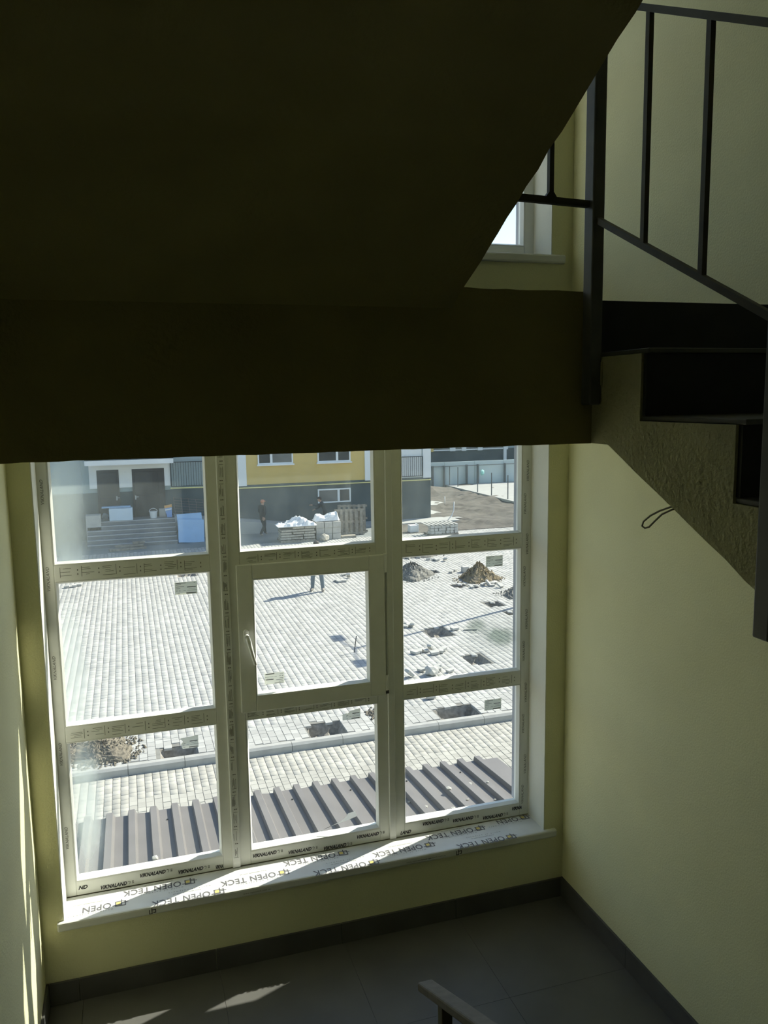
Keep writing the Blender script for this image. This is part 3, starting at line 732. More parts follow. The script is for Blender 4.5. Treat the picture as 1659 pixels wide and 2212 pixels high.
# --- profiled sheet canopy just below the window
cy0, cy1, cz1 = 0.36, 2.2, -0.275
cz0 = cz1 + (cy1 - cy0) * math.tan(R(5.0))
can = thing('entrance_canopy', 'grey-brown profiled metal canopy roof just outside below the window', 'canopy', (-1.2, 1.3, -0.3))
prof = []
p = 0.1482; x = -2.364 - 5 * p
ends = []
cv = MB()
while x < 0.66:
    prof += [(x, 0.0), (x + 0.008, 0.034), (x + 0.050, 0.034), (x + 0.066, 0.0)]
    x += p
prof = [q for q in prof if q[0] < 0.60] + [(0.655, 0.0)]
for (xx, dz) in prof: pass
n = len(prof)
rr = random.Random(21)
vtx = []
for (yy, zz, jj) in ((cy0, cz0, 0), (1.3, cz0 + (cz1 - cz0) * (1.3 - cy0) / (cy1 - cy0), 0), (cy1, cz1, 1)):
    for (xx, dz) in prof:
        vtx.append((xx, yy - (rr.uniform(0, 0.018) if jj and dz == 0 else 0), zz + dz))
fcs = []
for k in range(2):
    for i in range(n - 1): fcs.append((k * n + i, k * n + i + 1, (k + 1) * n + i + 1, (k + 1) * n + i))
cs = cv.add(vtx, fcs).build('roof_sheet', M['metal_roof'], can, fix=False)
so_ = cs.modifiers.new('solid', 'SOLIDIFY'); so_.thickness = 0.003; so_.offset = -1
for xx in (-2.9, -1.7, -0.5, 0.55):
    MB().bar((xx, cy0, cz0 - 0.03), (xx, cy1 - 0.05, cz1 - 0.03), 0.04, 0.04).build('bracket_arm', M['iron'], can)
MB().bar((-3.0, cy1 - 0.07, cz1 - 0.025), (0.6, cy1 - 0.07, cz1 - 0.025), 0.04, 0.04).build('front_purlin', M['iron'], can)
# screws in the pans
rr = random.Random(4)
for k in range(13):
    xx = -2.2 + k * p * 1.6 * 0.93 + 0.03; yy = 2.0 if k % 2 else 1.93
    if xx < 0.55: MB().tube((xx, yy, cz1 + (cy1 - yy) * math.tan(R(5)) - 0.002), (xx, yy, cz1 + (cy1 - yy) * math.tan(R(5)) + 0.006), 0.007, 6).build('roof_screw', M['iron'], can)
# lumps of mortar lying on the canopy
def lump(name, mat_, loc, r, seed, parent=None, sub=1, squash=0.6):
    bm = bmesh.new(); bmesh.ops.create_icosphere(bm, subdivisions=sub, radius=1)
    q = random.Random(seed)
    for v in bm.verts:
        f = q.uniform(0.75, 1.2); v.co = Vector((v.co.x * r * f, v.co.y * r * f, v.co.z * r * f * squash)) + Vector(loc)
    me = bpy.data.meshes.new(name); bm.to_mesh(me); bm.free(); me.materials.append(mat_)
    return link(name, me, parent)
lumps = [(-0.30, 1.62), (-0.22, 1.50), (0.02, 1.66), (0.10, 1.50), (-0.05, 1.40), (0.22, 1.75), (0.33, 1.66), (-1.55, 1.30), (-0.33, 1.36), (0.28, 1.42), (-1.9, 1.30), (-2.05, 1.36)]
for k, (xx, yy) in enumerate(lumps):
    ph = ((xx + 2.364) % p); hh = 0.034 if ph < 0.05 else 0.0
    o = lump('mortar_crumb', M['kerb'], (xx, yy, cz1 + (cy1 - yy) * math.tan(R(5)) + hh + 0.004), 0.012 + 0.006 * (k % 3), k)
    tag(o, 'small pale mortar crumb lying on the metal canopy roof', 'crumb', 'mortar crumbs on the canopy roof')

# --- pavers
PITS = [  # x0,x1,y0,y1,depth,label
    (-0.50, 0.20, 27.4, 28.4, 0.18, 'dug pit in the paving seen at the top of the left middle pane'),
    (5.65, 6.33, 16.85, 17.75, 0.21, 'dug pit in the paving crossed by the lamp post shadow'),
    (5.75, 6.28, 14.30, 15.10, 0.18, 'square pit in the paving nearest the grey smudge on the glass'),
    (8.55, 9.05, 19.30, 19.90, 0.18, 'square pit in the paving beside the rightmost gravel heap'),
    (8.50, 9.00, 22.10, 22.60, 0.18, 'square pit in the paving just in front of the ochre gravel heap'),
    (8.42, 8.95, 24.60, 25.10, 0.18, 'square pit in the paving between the two gravel heaps'),
    (8.60, 9.40, 18.25, 18.65, 0.18, 'pit at the right edge of the view beyond the lamp shadow'),
    (1.06, 1.80, 11.36, 12.05, 0.24, 'ragged pit along the kerb with broken pavers, below the opening sash'),
    (3.80, 4.72, 11.36, 11.98, 0.24, 'ragged pit along the kerb in the lower right pane'),
    (-1.78, -1.10, 11.36, 11.86, 0.24, 'ragged pit along the kerb partly behind a torn sticker'),
]
def pavers(field_name, label, x0, x1, y0, y1, ztop, wdt, l0, l1, matp, seed, holes, order):
    """Rows of pavers along y; the 300 largest in view are objects, the rest one mesh."""
    rr = random.Random(seed)
    base = MB()
    gx = sorted(set([x0, x1] + [h for q in holes for h in q[:2]])); gy = sorted(set([y0, y1] + [h for q in holes for h in q[2:4]]))
    for i in range(len(gx) - 1):
        for j in range(len(gy) - 1):
            mx_, my_ = 0.5 * (gx[i] + gx[i + 1]), 0.5 * (gy[j] + gy[j + 1])
            if any(q[0] < mx_ < q[1] and q[2] < my_ < q[3] for q in holes): continue
            base.add([(gx[i], gy[j], ztop - 0.010), (gx[i + 1], gy[j], ztop - 0.010), (gx[i + 1], gy[j + 1], ztop - 0.010), (gx[i], gy[j + 1], ztop - 0.010)], [(0, 1, 2, 3)])
    root = tag(base.build(field_name, M['bed'], fix=False), label, 'paving', kind='structure')
    V = []; F = []; single = []
    ncol = int((x1 - x0) / wdt)
    for c in range(ncol):
        xa = x0 + c * wdt; y = y0 + rr.uniform(0, 0.1)
        while y < y1 - 0.05:
            ln = rr.choice((l0, l1, 0.5 * (l0 + l1), l1)) ; 
            a, b = xa + 0.0035, xa + wdt - 0.0035; c0, c1 = y + 0.0025, y + ln - 0.0025
            y += ln
            mx_, my_ = 0.5 * (a + b), 0.5 * (c0 + c1)
            if any(q[0] - 0.02 < mx_ < q[1] + 0.02 and q[2] - 0.02 < my_ < q[3] + (0.06 if (c % 3) else -0.04) for q in holes): continue
            zz = ztop + rr.uniform(-0.003, 0.003); t1 = rr.uniform(-0.001, 0.001); t2 = rr.uniform(-0.0012, 0.0012); ch = 0.004
            rec = (a, b, c0, c1, zz, t1, t2)
            single.append((order(mx_, my_), rec))
    single.sort(key=lambda q: q[0])
    def geo(rec):
        a, b, c0, c1, zz, t1, t2 = rec; ch = 0.003
        return [(a, c0, zz - 0.05), (b, c0, zz - 0.05), (b, c1, zz - 0.05), (a, c1, zz - 0.05),
                (a, c0, zz - ch), (b, c0, zz - ch), (b, c1, zz - ch), (a, c1, zz - ch),
                (a + ch, c0 + ch, zz + t1 + t2), (b - ch, c0 + ch, zz - t1 + t2), (b - ch, c1 - ch, zz - t1 - t2), (a + ch, c1 - ch, zz + t1 - t2)]
    FT = [(0, 1, 5, 4), (1, 2, 6, 5), (2, 3, 7, 6), (3, 0, 4, 7), (4, 5, 9, 8), (5, 6, 10, 9), (6, 7, 11, 10), (7, 4, 8, 11), (8, 9, 10, 11)]
    for _, rec in single[:300]:
        me = bpy.data.meshes.new('paver'); me.from_pydata(geo(rec), [], FT); me.materials.append(matp); me.update()
        o = bpy.data.objects.new('paver', me); COL.objects.link(o); o.parent = root
    rest = single[300:]
    vs_ = np.array([geo(r_) for _, r_ in rest], dtype=np.float32).reshape(-1, 3)
    nq = len(rest); ft = np.array(FT, dtype=np.int32)
    idx = (np.arange(nq, dtype=np.int32)[:, None, None] * 12 + ft[None]).reshape(-1)
    me = bpy.data.meshes.new('paver_field'); me.vertices.add(len(vs_)); me.vertices.foreach_set('co', vs_.ravel())
    me.loops.add(len(idx)); me.loops.foreach_set('vertex_index', idx)
    npoly = nq * len(FT); me.polygons.add(npoly)
    me.polygons.foreach_set('loop_start', np.arange(npoly, dtype=np.int32) * 4); me.polygons.foreach_set('loop_total', np.full(npoly, 4, dtype=np.int32))
    me.update(calc_edges=True); me.validate(); me.materials.append(matp)
    o = bpy.data.objects.new('paver_field', me); COL.objects.link(o); o.parent = root; o['kind'] = 'stuff'
    return root
def seen(mx_, my_):          # nearest first, and inside what the panes show
    az = (mx_ + 2.09) / (my_ + 3.59)
    return my_ + (100 if not (-0.02 < az < 0.56) else 0)
pavers('pavement_path', 'buff concrete block paving between the canopy and the kerb', -6.0, 9.0, 3.0, 11.18, ZN, 0.135, 0.12, 0.18, M['paver2'], 5, [], lambda a, b: (abs(b - 9.6) if b > 9.3 else 50 + b) + (100 if not (-0.02 < (a + 2.09) / (b + 3.59) < 0.5) else 0))
pavers('pavement_yard', 'pale grey concrete block paving of the yard with long straight joints', -9.0, 21.0, 11.34, 33.4, ZG, 0.152, 0.10, 0.20, M['paver'], 6, [q[:4] for q in PITS], seen)
# paving strip in front of the far building
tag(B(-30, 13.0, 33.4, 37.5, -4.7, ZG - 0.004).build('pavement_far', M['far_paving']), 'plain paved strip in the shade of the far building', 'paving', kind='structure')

for k, (x0, x1, y0, y1, d, lab) in enumerate(PITS):
    q = random.Random(60 + k); nx, ny = 8, 8; mb = MB(); g = []
    for j in range(ny + 1):
        for i in range(nx + 1):
            u_, v_ = i / nx, j / ny; e = min(u_, 1 - u_, v_, 1 - v_)
            g.append((x0 + (x1 - x0) * u_, y0 + (y1 - y0) * v_, ZG - 0.02 - (d * min(1, e / 0.14) + (q.uniform(-.05, .05) if e > 0 else 0))))
    mb.add(g, [(j * (nx + 1) + i, j * (nx + 1) + i + 1, (j + 1) * (nx + 1) + i + 1, (j + 1) * (nx + 1) + i) for j in range(ny) for i in range(nx)])
    tag(mb.build('paving_pit', M['soil']), lab, 'pit')

# kerb: one-metre stones
kb = thing('kerb', 'grey concrete kerb running across the yard below the lower panes', 'kerb', (1, 11.25, ZN), kind='structure')
for k in range(30):
    xa = -10.36 + k * 1.0
    MB().prism_x([(11.18, ZN - 0.1), (11.335, ZN - 0.1), (11.335, ZG + 0.015), (11.225, ZG + 0.015), (11.18, ZG - 0.025)], xa + 0.004, xa + 0.996).build('kerb_stone', M['kerb'], kb)

# heaps
def heap(name, label, cx, cy, rx, ry, h, mat_, seed, stones, peak=1.0, z0=ZG):
    q = random.Random(seed); n_r, n_a = 16, 46; mb = MB(); v = [(cx, cy, z0 + h)]
    for i in range(1, n_r + 1):
        r_ = i / n_r
        for a in range(n_a):
            t_ = 2 * math.pi * a / n_a; wob = 1 + 0.16 * math.sin(3 * t_ + seed) + 0.08 * math.sin(7 * t_ + seed * 2)
            zz = h * (1 - r_) ** peak * (1 + 0.3 * (q.random() - .5)) + (q.uniform(-.03, .03) * min(1, h / .3) if i < n_r else -0.03)
            v.append((cx + rx * r_ * wob * math.cos(t_), cy + ry * r_ * wob * math.sin(t_), z0 + zz))
    f = [(0, 1 + a, 1 + (a + 1) % n_a) for a in range(n_a)]
    for i in range(n_r - 1):
        for a in range(n_a): f.append((1 + i * n_a + a, 1 + (i + 1) * n_a + a, 1 + (i + 1) * n_a + (a + 1) % n_a, 1 + i * n_a + (a + 1) % n_a))
    mb.add(v, f)
    t = thing(name, label, 'heap', (cx, cy, z0))
    mb.build('mound', mat_, t)
    sm = MB()
    for k in range(stones):
        a = q.uniform(0, 2 * math.pi); r_ = q.uniform(0.2, 1.35); sz = q.uniform(0.012, 0.045)
        px, py = cx + rx * r_ * math.cos(a), cy + ry * r_ * math.sin(a); pz = z0 + max(0, h * (1 - r_)) + sz * 0.3
        pts_ = [(px + sz * q.uniform(.6, 1.2) * dx, py + sz * q.uniform(.6, 1.2) * dy, pz + sz * .7 * dz) for dx, dy, dz in ((1, 0, 0), (-1, 0, 0), (0, 1, 0), (0, -1, 0), (0, 0, 1), (0, 0, -1))]
        sm.add(pts_, [(0, 2, 4), (2, 1, 4), (1, 3, 4), (3, 0, 4), (2, 0, 5), (1, 2, 5), (3, 1, 5), (0, 3, 5)])
    s_ = sm.build('stones', mat_, t, fix=False); s_['kind'] = 'stuff'
    return t
heap('gravel_heap', 'grey gravel heap at the left edge of the right middle pane', 7.75, 24.45, 0.75, 0.85, 0.50, M['gravel'], 1, 400, 0.8)
heap('gravel_heap', 'ochre and grey gravel heap with a pointed top on the paving', 9.80, 23.05, 0.72, 0.6, 0.62, M['gravel_or'], 2, 450, 0.95)
heap('gravel_heap', 'grey gravel heap cut off by the right edge of the middle pane', 10.35, 20.45, 0.85, 0.6, 0.45, M['gravel'], 3, 300, 0.9)
heap('soil_heap', 'brown rubble heap beside the kerb in the lower left pane', -2.85, 12.05, 0.62, 0.60, 0.20, M['brown_soil'], 4, 800, 0.6)
heap('rubble_heap', 'low dark rubble heap far back, just below the upper transom', 9.1, 28.0, 1.1, 0.5, 0.22, M['gravel'], 5, 110, 0.7)
heap('weed_heap', 'small dark heap of soil on the paving near the sticker in the lower middle pane', 2.62, 12.1, 0.22, 0.28, 0.06, M['brown_soil'], 6, 60, 0.8)
heap('rubble_heap', 'low heap of dug rubble at the top of the left middle pane', -3.2, 28.7, 2.2, 0.35, 0.16, M['gravel'], 8, 120, 0.7)

# loose paving stones lying about
LOOSE = {
    'ring': ([(4.73, 15.66), (4.88, 15.71), (5.03, 15.72), (5.15, 15.71), (5.18, 15.43), (5.34, 15.5), (5.47, 15.62)], 'loose paving stone of the ring left lying in the right middle pane'),
    'stackpit': ([(5.29, 18.06), (5.43, 18.26), (5.43, 18.09), (5.47, 17.99), (6.5, 17.31)], 'loose paving stone piled beside the pit under the lamp shadow'),
    'near': ([(4.41, 14.31), (4.74, 14.19), (5.03, 14.03), (3.98, 14.01), (4.86, 14.42)], 'loose paving stone lying near the bottom of the right middle pane'),
    'sand': ([(9.03, 21.88), (9.21, 21.93), (9.56, 22.1), (9.67, 22.01), (9.89, 22.14), (10.08, 22.23), (9.78, 21.87), (9.95, 21.6)], 'loose paving stone in front of the ochre gravel heap'),
    'mid': ([(9.3, 24.42), (9.54, 24.67)], 'loose paving stone behind the ochre gravel heap'),
    'far': ([(9.36, 27.02), (9.54, 26.9), (9.61, 26.75), (9.9, 26.54), (8.68, 27.58), (9.12, 27.54)], 'loose paving stone in front of the far dark rubble heap'),
    'sash': ([(4.95, 24.39), (5.13, 24.41), (4.9, 24.58), (5.44, 24.87), (5.41, 25.41), (6.08, 25.97)], 'loose paving stone on the ground beside the standing person'),
    'left': ([(-4.33, 27.03), (-3.95, 27.2), (-4.1, 27.1)], 'loose paving stone at the upper corner of the left middle pane'),
    'kerbside': ([(3.97, 12.55)], 'single loose paving stone above the kerb pit in the lower right pane'),
}
pm = MB().box(-0.07, 0.07, -0.10, 0.10, 0, 0.06).mesh('paving_stone'); pm.materials.append(M['stone'])
q = random.Random(9)
for key, (pl, lab) in LOOSE.items():
    for k, (x, y) in enumerate(pl):
        o = bpy.data.objects.new('paving_stone', pm); COL.objects.link(o)
        tilt = q.uniform(-.12, .12) if k % 4 != 3 else q.uniform(0.4, 1.0)
        o.rotation_euler = (tilt, q.uniform(-.1, .1), q.uniform(0, 3.1)); o.location = (x, y, ZG + 0.012 + 0.10 * abs(math.sin(tilt)) + 0.004)
        s_ = q.uniform(0.8, 1.1); o.scale = (s_, s_, s_)
        tag(o, lab, 'paving stone', 'loose paving stones, ' + key)
o = B(9.70, 9.96, 24.25, 24.47, ZG + 0.004, ZG + 0.22).build('concrete_block', M['stone'], bevel=0.03)
tag(o, 'grey concrete block standing on the paving behind the ochre heap', 'block')
o = lump('concrete_lump', M['stone'], (4.55, 14.0, ZG + 0.10), 0.16, 5, sub=2, squash=0.75); tag(o, 'rough grey lump of concrete near the bottom of the right middle pane', 'rubble')
o = MB().tube((3.28, 16.3, ZG - 0.02), (3.36, 16.34, ZG + 0.42), 0.012, 6).build('marker_stake', M['iron']); tag(o, 'thin dark stake standing in the paving below the lamp shadow', 'stake')
o = MB().bar((6.75, 17.2, ZG + 0.025), (7.1, 17.1, ZG + 0.025), 0.08, 0.03).build('timber_offcut', M['stone']); tag(o, 'short timber offcut lying beside the pit, behind the smudged glass', 'timber')

# --- street lamp beyond the right window jamb; its long shadow crosses the yard
lp = thing('street_lamp', 'double-arm street lamp hidden beyond the window jamb, casting a long shadow', 'street lamp', (9.95, 19.27, ZG))
MB().tube((9.95, 19.27, ZG), (9.95, 19.27, ZG + 6.0), 0.07, 10, r1=0.045).build('pole', M['lamp_grey'], lp)
B(9.82, 10.08, 19.14, 19.40, ZG, ZG + 0.04).build('base_plate', M['lamp_grey'], lp)
for s_ in (-1, 1):
    arm = MB().polytube([(9.95, 19.27, ZG + 5.9), (9.95, 19.27 + s_ * 0.4, ZG + 6.05), (9.95, 19.27 + s_ * 0.9, ZG + 6.1)], 0.025, 8).build('arm', M['lamp_grey'], lp)
    hd = B(9.80, 10.10, 19.27 + s_ * 1.15 - 0.28, 19.27 + s_ * 1.15 + 0.28, ZG + 6.05, ZG + 6.16).build('lamp_head', M['lamp_grey'], lp, bevel=0.03)
    B(9.84, 10.06, 19.27 + s_ * 1.15 - 0.22, 19.27 + s_ * 1.15 + 0.22, ZG + 6.035, ZG + 6.05).build('lens', M['lens'], hd)

# ================================================================== FAR BUILDING
YB = 37.5
bd = thing('apartment_building', 'long building across the yard with dark plinth and mustard upper wall', 'building', (4, YB, ZG))
ROOF = 9.3
B(-26, 13.44, YB, YB + 12, -4.6, -1.66).build('plinth', M['plinth'], bd)
B(-26, 13.44, YB + 0.06, YB + 12, -1.66, ROOF).build('wall', M['pale'], bd)
B(3.61, 9.77, YB + 0.0, YB + 0.06, -1.60, ROOF).build('mustard_panel', M['yellow'], bd)
for (a, b) in ((3.17, 3.61), (9.77, 10.16), (13.0, 13.44)):
    B(a, b, YB - 0.06, YB + 0.06, -1.64, ROOF).build('pilaster', M['white_r'], bd)
B(3.1, 13.5, YB - 0.05, YB, -1.70, -1.62).build('plinth_ledge', M['plinth'], bd)
MB().tube((3.2, YB - 0.09, -1.74), (13.42, YB - 0.09, -1.74), 0.032, 8).build('gas_pipe', M['gas_pipe'], bd)
MB().tube((-0.1, YB - 0.09, -1.58), (1.7, YB - 0.09, -1.60), 0.032, 8).build('gas_pipe', M['gas_pipe'], bd)
def bwin(x0, x1, z0, z1, xm, m1, m2, yw=YB, sill_=True):
    f = MB(); e = 0.07
    for qd in ((x0, x0 + e, z0, z1), (x1 - e, x1, z0, z1), (x0 + e, x1 - e, z0, z0 + e), (x0 + e, x1 - e, z1 - e, z1), (xm - .06, xm + .06, z0 + e, z1 - e)):
        f.box(qd[0], qd[1], yw - 0.05, yw + 0.02, qd[2], qd[3])
    wo_ = f.build('window', M['white_r'], bd)
    B(x0 + e, xm - .06, yw - 0.02, yw - 0.01, z0 + e, z1 - e).build('pane', m1, wo_); B(xm + .06, x1 - e, yw - 0.02, yw - 0.01, z0 + e, z1 - e).build('pane', m2, wo_)
    if sill_: B(x0 - .05, x1 + .05, yw - 0.14, yw, z0 - .07, z0).build('window_ledge', M['white_r'], wo_)
bwin(4.2, 5.99, -0.60, 0.95, 4.88, M['dark_glass'], M['dim_glass'])
bwin(7.26, 9.01, -0.60, 0.95, 8.29, M['dark_glass'], M['dark_glass'])
bwin(7.23, 8.98, -2.71, -1.98, 8.33, M['dim_glass'], M['dark_glass'], sill_=False)
for zf in (2.3, 5.2):
    bwin(4.2, 5.99, zf, zf + 1.55, 4.88, M['dark_glass'], M['dark_glass']); bwin(7.26, 9.01, zf, zf + 1.55, 8.29, M['dark_glass'], M['dark_glass'])
# french balcony railings
def balcony(x0, x1, z0, z1, y):
    r_ = MB(); r_.bar((x0, y, z1), (x1, y, z1), 0.04, 0.04); r_.bar((x0, y, z0), (x1, y, z0), 0.03, 0.03)
    ro = r_.build('balcony_railing', M['iron'], bd)
    nb = int((x1 - x0) / 0.115)
    for k in range(nb + 1):
        xx = x0 + (x1 - x0) * k / nb
        MB().bar((xx, y, z0), (xx, y, z1), 0.018 if k % nb else 0.045, 0.018, upv=(0, 1, 0)).build('railing_bar', M['iron'], ro)
balcony(10.3, 12.95, -1.52, -0.48, YB - 0.1); balcony(-0.05, 1.75, -1.50, -0.32, YB - 0.1)
B(10.3, 12.95, YB + 0.03, YB + 0.06, -1.6, 0.9).build('loggia_panel', M['white_r'], bd)
# entrance: porch, steps, doors, canopy
for k in range(6):
    zt = -2.9 - 0.1667 * k; yk = 36.4 - 0.3 * k
    s_ = B(-3.95, -0.02, yk, YB if k == 0 else yk + 0.3, ZG - 0.1, zt).build('porch_floor' if k == 0 else 'step', M['steps'], bd)
    B(-3.95, -0.02, yk - 0.012, yk + 0.02, zt - 0.035, zt + 0.004).build('nosing', M['nosing'], s_)
B(-3.80, -3.46, YB - 0.05, YB + 0.06, -1.45, -0.58).build('entrance_wall', M['white_r'], bd); B(-2.46, -1.86, YB - 0.05, YB + 0.06, -1.45, -0.58).build('entrance_wall', M['white_r'], bd)
B(-0.36, -0.08, YB - 0.05, YB + 0.06, -1.45, -0.58).build('entrance_wall', M['white_r'], bd); B(-3.80, -0.08, YB - 0.05, YB + 0.06, -0.58, -0.25).build('entrance_wall', M['white_r'], bd)
def door(x0, x1, leaves, hx):
    d_ = B(x0, x1, YB - 0.06, YB + 0.02, -2.9, -0.58).build('door', M['door_dark'], bd)
    for (a, b) in leaves:
        for (z0, z1) in ((-2.75, -1.9), (-1.8, -0.72)): B(a, b, YB - 0.075, YB - 0.06, z0, z1).build('door_panel', M['door_dark'], d_, bevel=0.01)
    hm = MB().tube((hx, YB - 0.075, -1.92), (hx, YB - 0.14, -1.92), 0.018, 8); hm.bar((hx, YB - 0.14, -1.92), (hx + 0.14, YB - 0.14, -1.92), 0.03, 0.03); hm.box(hx - .03, hx + .03, YB - .08, YB - .06, -2.05, -1.85)
    hm.build('door_handle', M['nosing'], d_)
door(-3.46, -2.46, [(-3.36, -2.56)], -2.6); door(-1.86, -0.36, [(-1.76, -0.72), (-0.66, -0.46)], -1.74)
B(-3.90, 0.02, 35.95, YB, -0.25, -0.03).build('entrance_canopy_slab', M['white_r'], bd)
MB().prism_x([(35.95, -0.03), (YB, -0.03), (YB, 0.35)], -3.90, 0.02).build('entrance_canopy_roof', M['plinth'], bd)
B(-4.0, -3.35, 36.1, 36.7, ZG - 0.1, -2.55).build('porch_pier', M['block'], bd)
MB().hexa([(-0.02, 36.35, ZG - .1), (8.0, 36.35, ZG - .1), (8.0, YB, ZG - .1), (-0.02, YB, ZG - .1), (-0.02, 36.35, -2.83), (8.0, 36.35, -3.88), (8.0, YB, -3.88), (-0.02, YB, -2.83)]).build('ramp', M['apron'], bd)
MB().hexa([(8.0, 36.25, ZG - .1), (14.6, 36.25, ZG - .1), (14.6, YB, ZG - .1), (8.0, YB, ZG - .1), (8.0, 36.25, ZG + .06), (14.6, 36.25, ZG + .06), (14.6, YB, ZG + .09), (8.0, YB, ZG + .09)]).build('concrete_apron', M['apron'], bd)
# side strips of light concrete with dirt between
tag(MB().add([(13.44, 37.5, ZG + .05), (15.1, 37.0, ZG + .05), (14.6, 40.6, ZG + .05), (13.44, 40.9, ZG + .05)], [(0, 1, 2, 3)]).add([(13.44, 37.5, ZG - .2), (15.1, 37.0, ZG - .2), (14.6, 40.6, ZG - .2), (13.44, 40.9, ZG - .2)], [(3, 2, 1, 0)]).build('concrete_slab', M['apron']), 'sunlit pale concrete strip at the corner of the far building', 'slab')
o = MB().hexa([(13.44, 42.6, ZG - .2), (17.0, 42.6, ZG - .2), (16.0, 45.0, ZG - .2), (13.44, 45.2, ZG - .2), (13.44, 42.6, ZG + .05), (17.0, 42.6, ZG + .05), (16.0, 45.0, ZG + .05), (13.44, 45.2, ZG + .05)]).build('concrete_slab', M['apron'])
tag(o, 'second sunlit pale concrete strip farther back beside the far building', 'slab')

# --- bare dirt, fence, far wall and far building on the right
dq = random.Random(14); mb = MB(); nx, ny = 26, 44; g = []
def dz_(x, y): return 0.06 * math.sin(x * 1.3 + y * .7) + 0.05 * math.sin(y * 1.9 - x) + 0.16 * math.exp(-((x - 18.2) ** 2 / 5 + (y - 34.6) ** 2 / 1.0)) + 0.25 * math.exp(-((x - 17.5) ** 2 / 6 + (y - 50) ** 2 / 3))
for j in range(ny + 1):
    for i in range(nx + 1):
        x, y = 13.0 + 10.0 * i / nx, 33.4 + 19.4 * j / ny
        g.append((x, y, ZG + 0.02 + (dz_(x, y) + dq.uniform(-.035, .035)) * (1 if 0 < i < nx and 0 < j < ny else 0)))
mb.add(g, [(j * (nx + 1) + i, j * (nx + 1) + i + 1, (j + 1) * (nx + 1) + i + 1, (j + 1) * (nx + 1) + i) for j in range(ny) for i in range(nx)])
tag(mb.build('ground_dirt', M['dirt'], fix=False), 'bare bumpy dirt between the far building and the fence', 'ground', kind='structure')
o = MB().hexa([(20.75, 30, -4.7), (60, 30, -4.7), (60, 52.5, -4.7), (20.2, 52.5, -4.7), (20.75, 30, ZG + .12), (60, 30, ZG + .12), (60, 52.5, ZG + .12), (20.2, 52.5, ZG + .12)]).build('pavement_far_right', M['apron'])
tag(o, 'sunlit pale pavement beyond the fence posts', 'paving', kind='structure')
tag(B(10.0, 13.4, 33.4, 36.25, -4.7, ZG + 0.015).build('ground_strip', M['dirt']), 'strip of bare dirt in front of the far building corner', 'ground', kind='structure')
for k, (x, y, h) in enumerate(((20.6, 50.9, 1.5), (20.45, 47.1, 1.6), (20.55, 45.1, 1.58), (20.65, 42.9, 1.6), (20.45, 53.0 - 0.9, 1.5), (20.75, 40.6, 1.6))):
    fp = thing('fence_post', ['thin dark fence post in front of the pale wall, third from the back', 'thin dark fence post at the left tip of the sunlit pavement', 'thin dark fence post standing midway along the sunlit pavement', 'thin dark fence post nearest the right side of the view', 'thin dark fence post farthest back by the pale wall', 'thin dark fence post hidden behind the right window jamb'][k], 'fence post', (x, y, ZG))
    MB().tube((x, y, ZG - .1), (x, y, ZG + h), 0.035, 8).build('pole', M['steel_post'], fp)
    MB().tube((x, y, ZG + h), (x, y, ZG + h + 0.02), 0.042, 8).build('cap', M['steel_post'], fp)
fw_ = thing('boundary_wall', 'long pale sheet wall behind the dirt with dark posts and a top rail', 'fence', (22, 52.6, ZG))
for k in range(12):
    xa = 13.0 + k * 2.4
    B(xa + .01, xa + 2.39, 52.5, 52.6, ZG - .1, -2.12).build('wall_panel', M['grey_fence'], fw_)
for xx in (19.2, 20.1, 21.9, 22.8, 25.0, 27.4):
    B(xx - .06, xx + .06, 52.25, 52.4, ZG - .1, -2.35).build('post', M['steel_post'], fw_)
MB().bar((13, 52.32, -2.42), (40, 52.32, -2.42), 0.06, 0.05).build('rail', M['steel_post'], fw_)
o = lump('plastic_bag', M['teal'], (22.95, 51.9, -2.95), 0.16, 3, squash=1.6); tag(o, 'scrap of turquoise plastic caught on a post by the pale wall', 'plastic bag')
fb = thing('apartment_building', 'distant pale building with dark plinth above the boundary wall', 'building', (26, 62, ZG))
B(10, 70, 62, 74, -4.6, -1.9).build('plinth', M['plinth'], fb)
B(10, 70, 62.1, 74, -1.9, 8.5).build('wall', M['pale'], fb)
B(22.4, 22.95, 61.9, 62.1, -2.0, 8).build('mustard_strip', M['yellow'], fb)
for (a, b) in ((23.0, 24.4), (25.0, 25.5), (26.0, 27.0), (27.6, 29.5)):
    wq = B(a, b, 61.98, 62.1, -1.85, 0.4).build('window', M['dim_glass'], fb)
    B(a - .06, b + .06, 61.9, 62.02, -1.95, -1.85).build('window_ledge', M['white_r'], wq)
for (a, b) in ((24.45, 24.95), (25.55, 25.95), (27.05, 27.5), (29.6, 29.9)): B(a, b, 61.85, 62.1, -2.0, 8.4).build('pilaster', M['white_r'], fb)
B(29.5, 29.75, 61.8, 62.0, -2.9, 8).build('drain_pipe', M['white_r'], fb)

# ================================================================== THINGS IN FRONT OF THE FAR BUILDING
# blue foam boards leaning
def leaning(name, label, cat, x0, x1, y0, z0, h, lean, th, mat_, rot=0.0):
    o = B(x0 - 0.5 * (x0 + x1), x1 - 0.5 * (x0 + x1), 0, th, 0, h).build(name, mat_, None, bevel=0.01)
    o.location = (0.5 * (x0 + x1), y0, z0); o.rotation_euler = (-lean, rot, 0.04); return tag(o, label, cat)
leaning('foam_board', 'front pale blue foam board leaning by the porch steps', 'foam board', 0.02, 1.20, 34.95, ZG + .004, 1.12, 0.42, 0.06, M['foam_blue'], 0.07)
leaning('foam_board', 'rear pale blue foam board showing above the front one', 'foam board', 0.08, 1.22, 35.15, ZG + .004, 1.38, 0.40, 0.06, M['foam_blue'], -0.02)
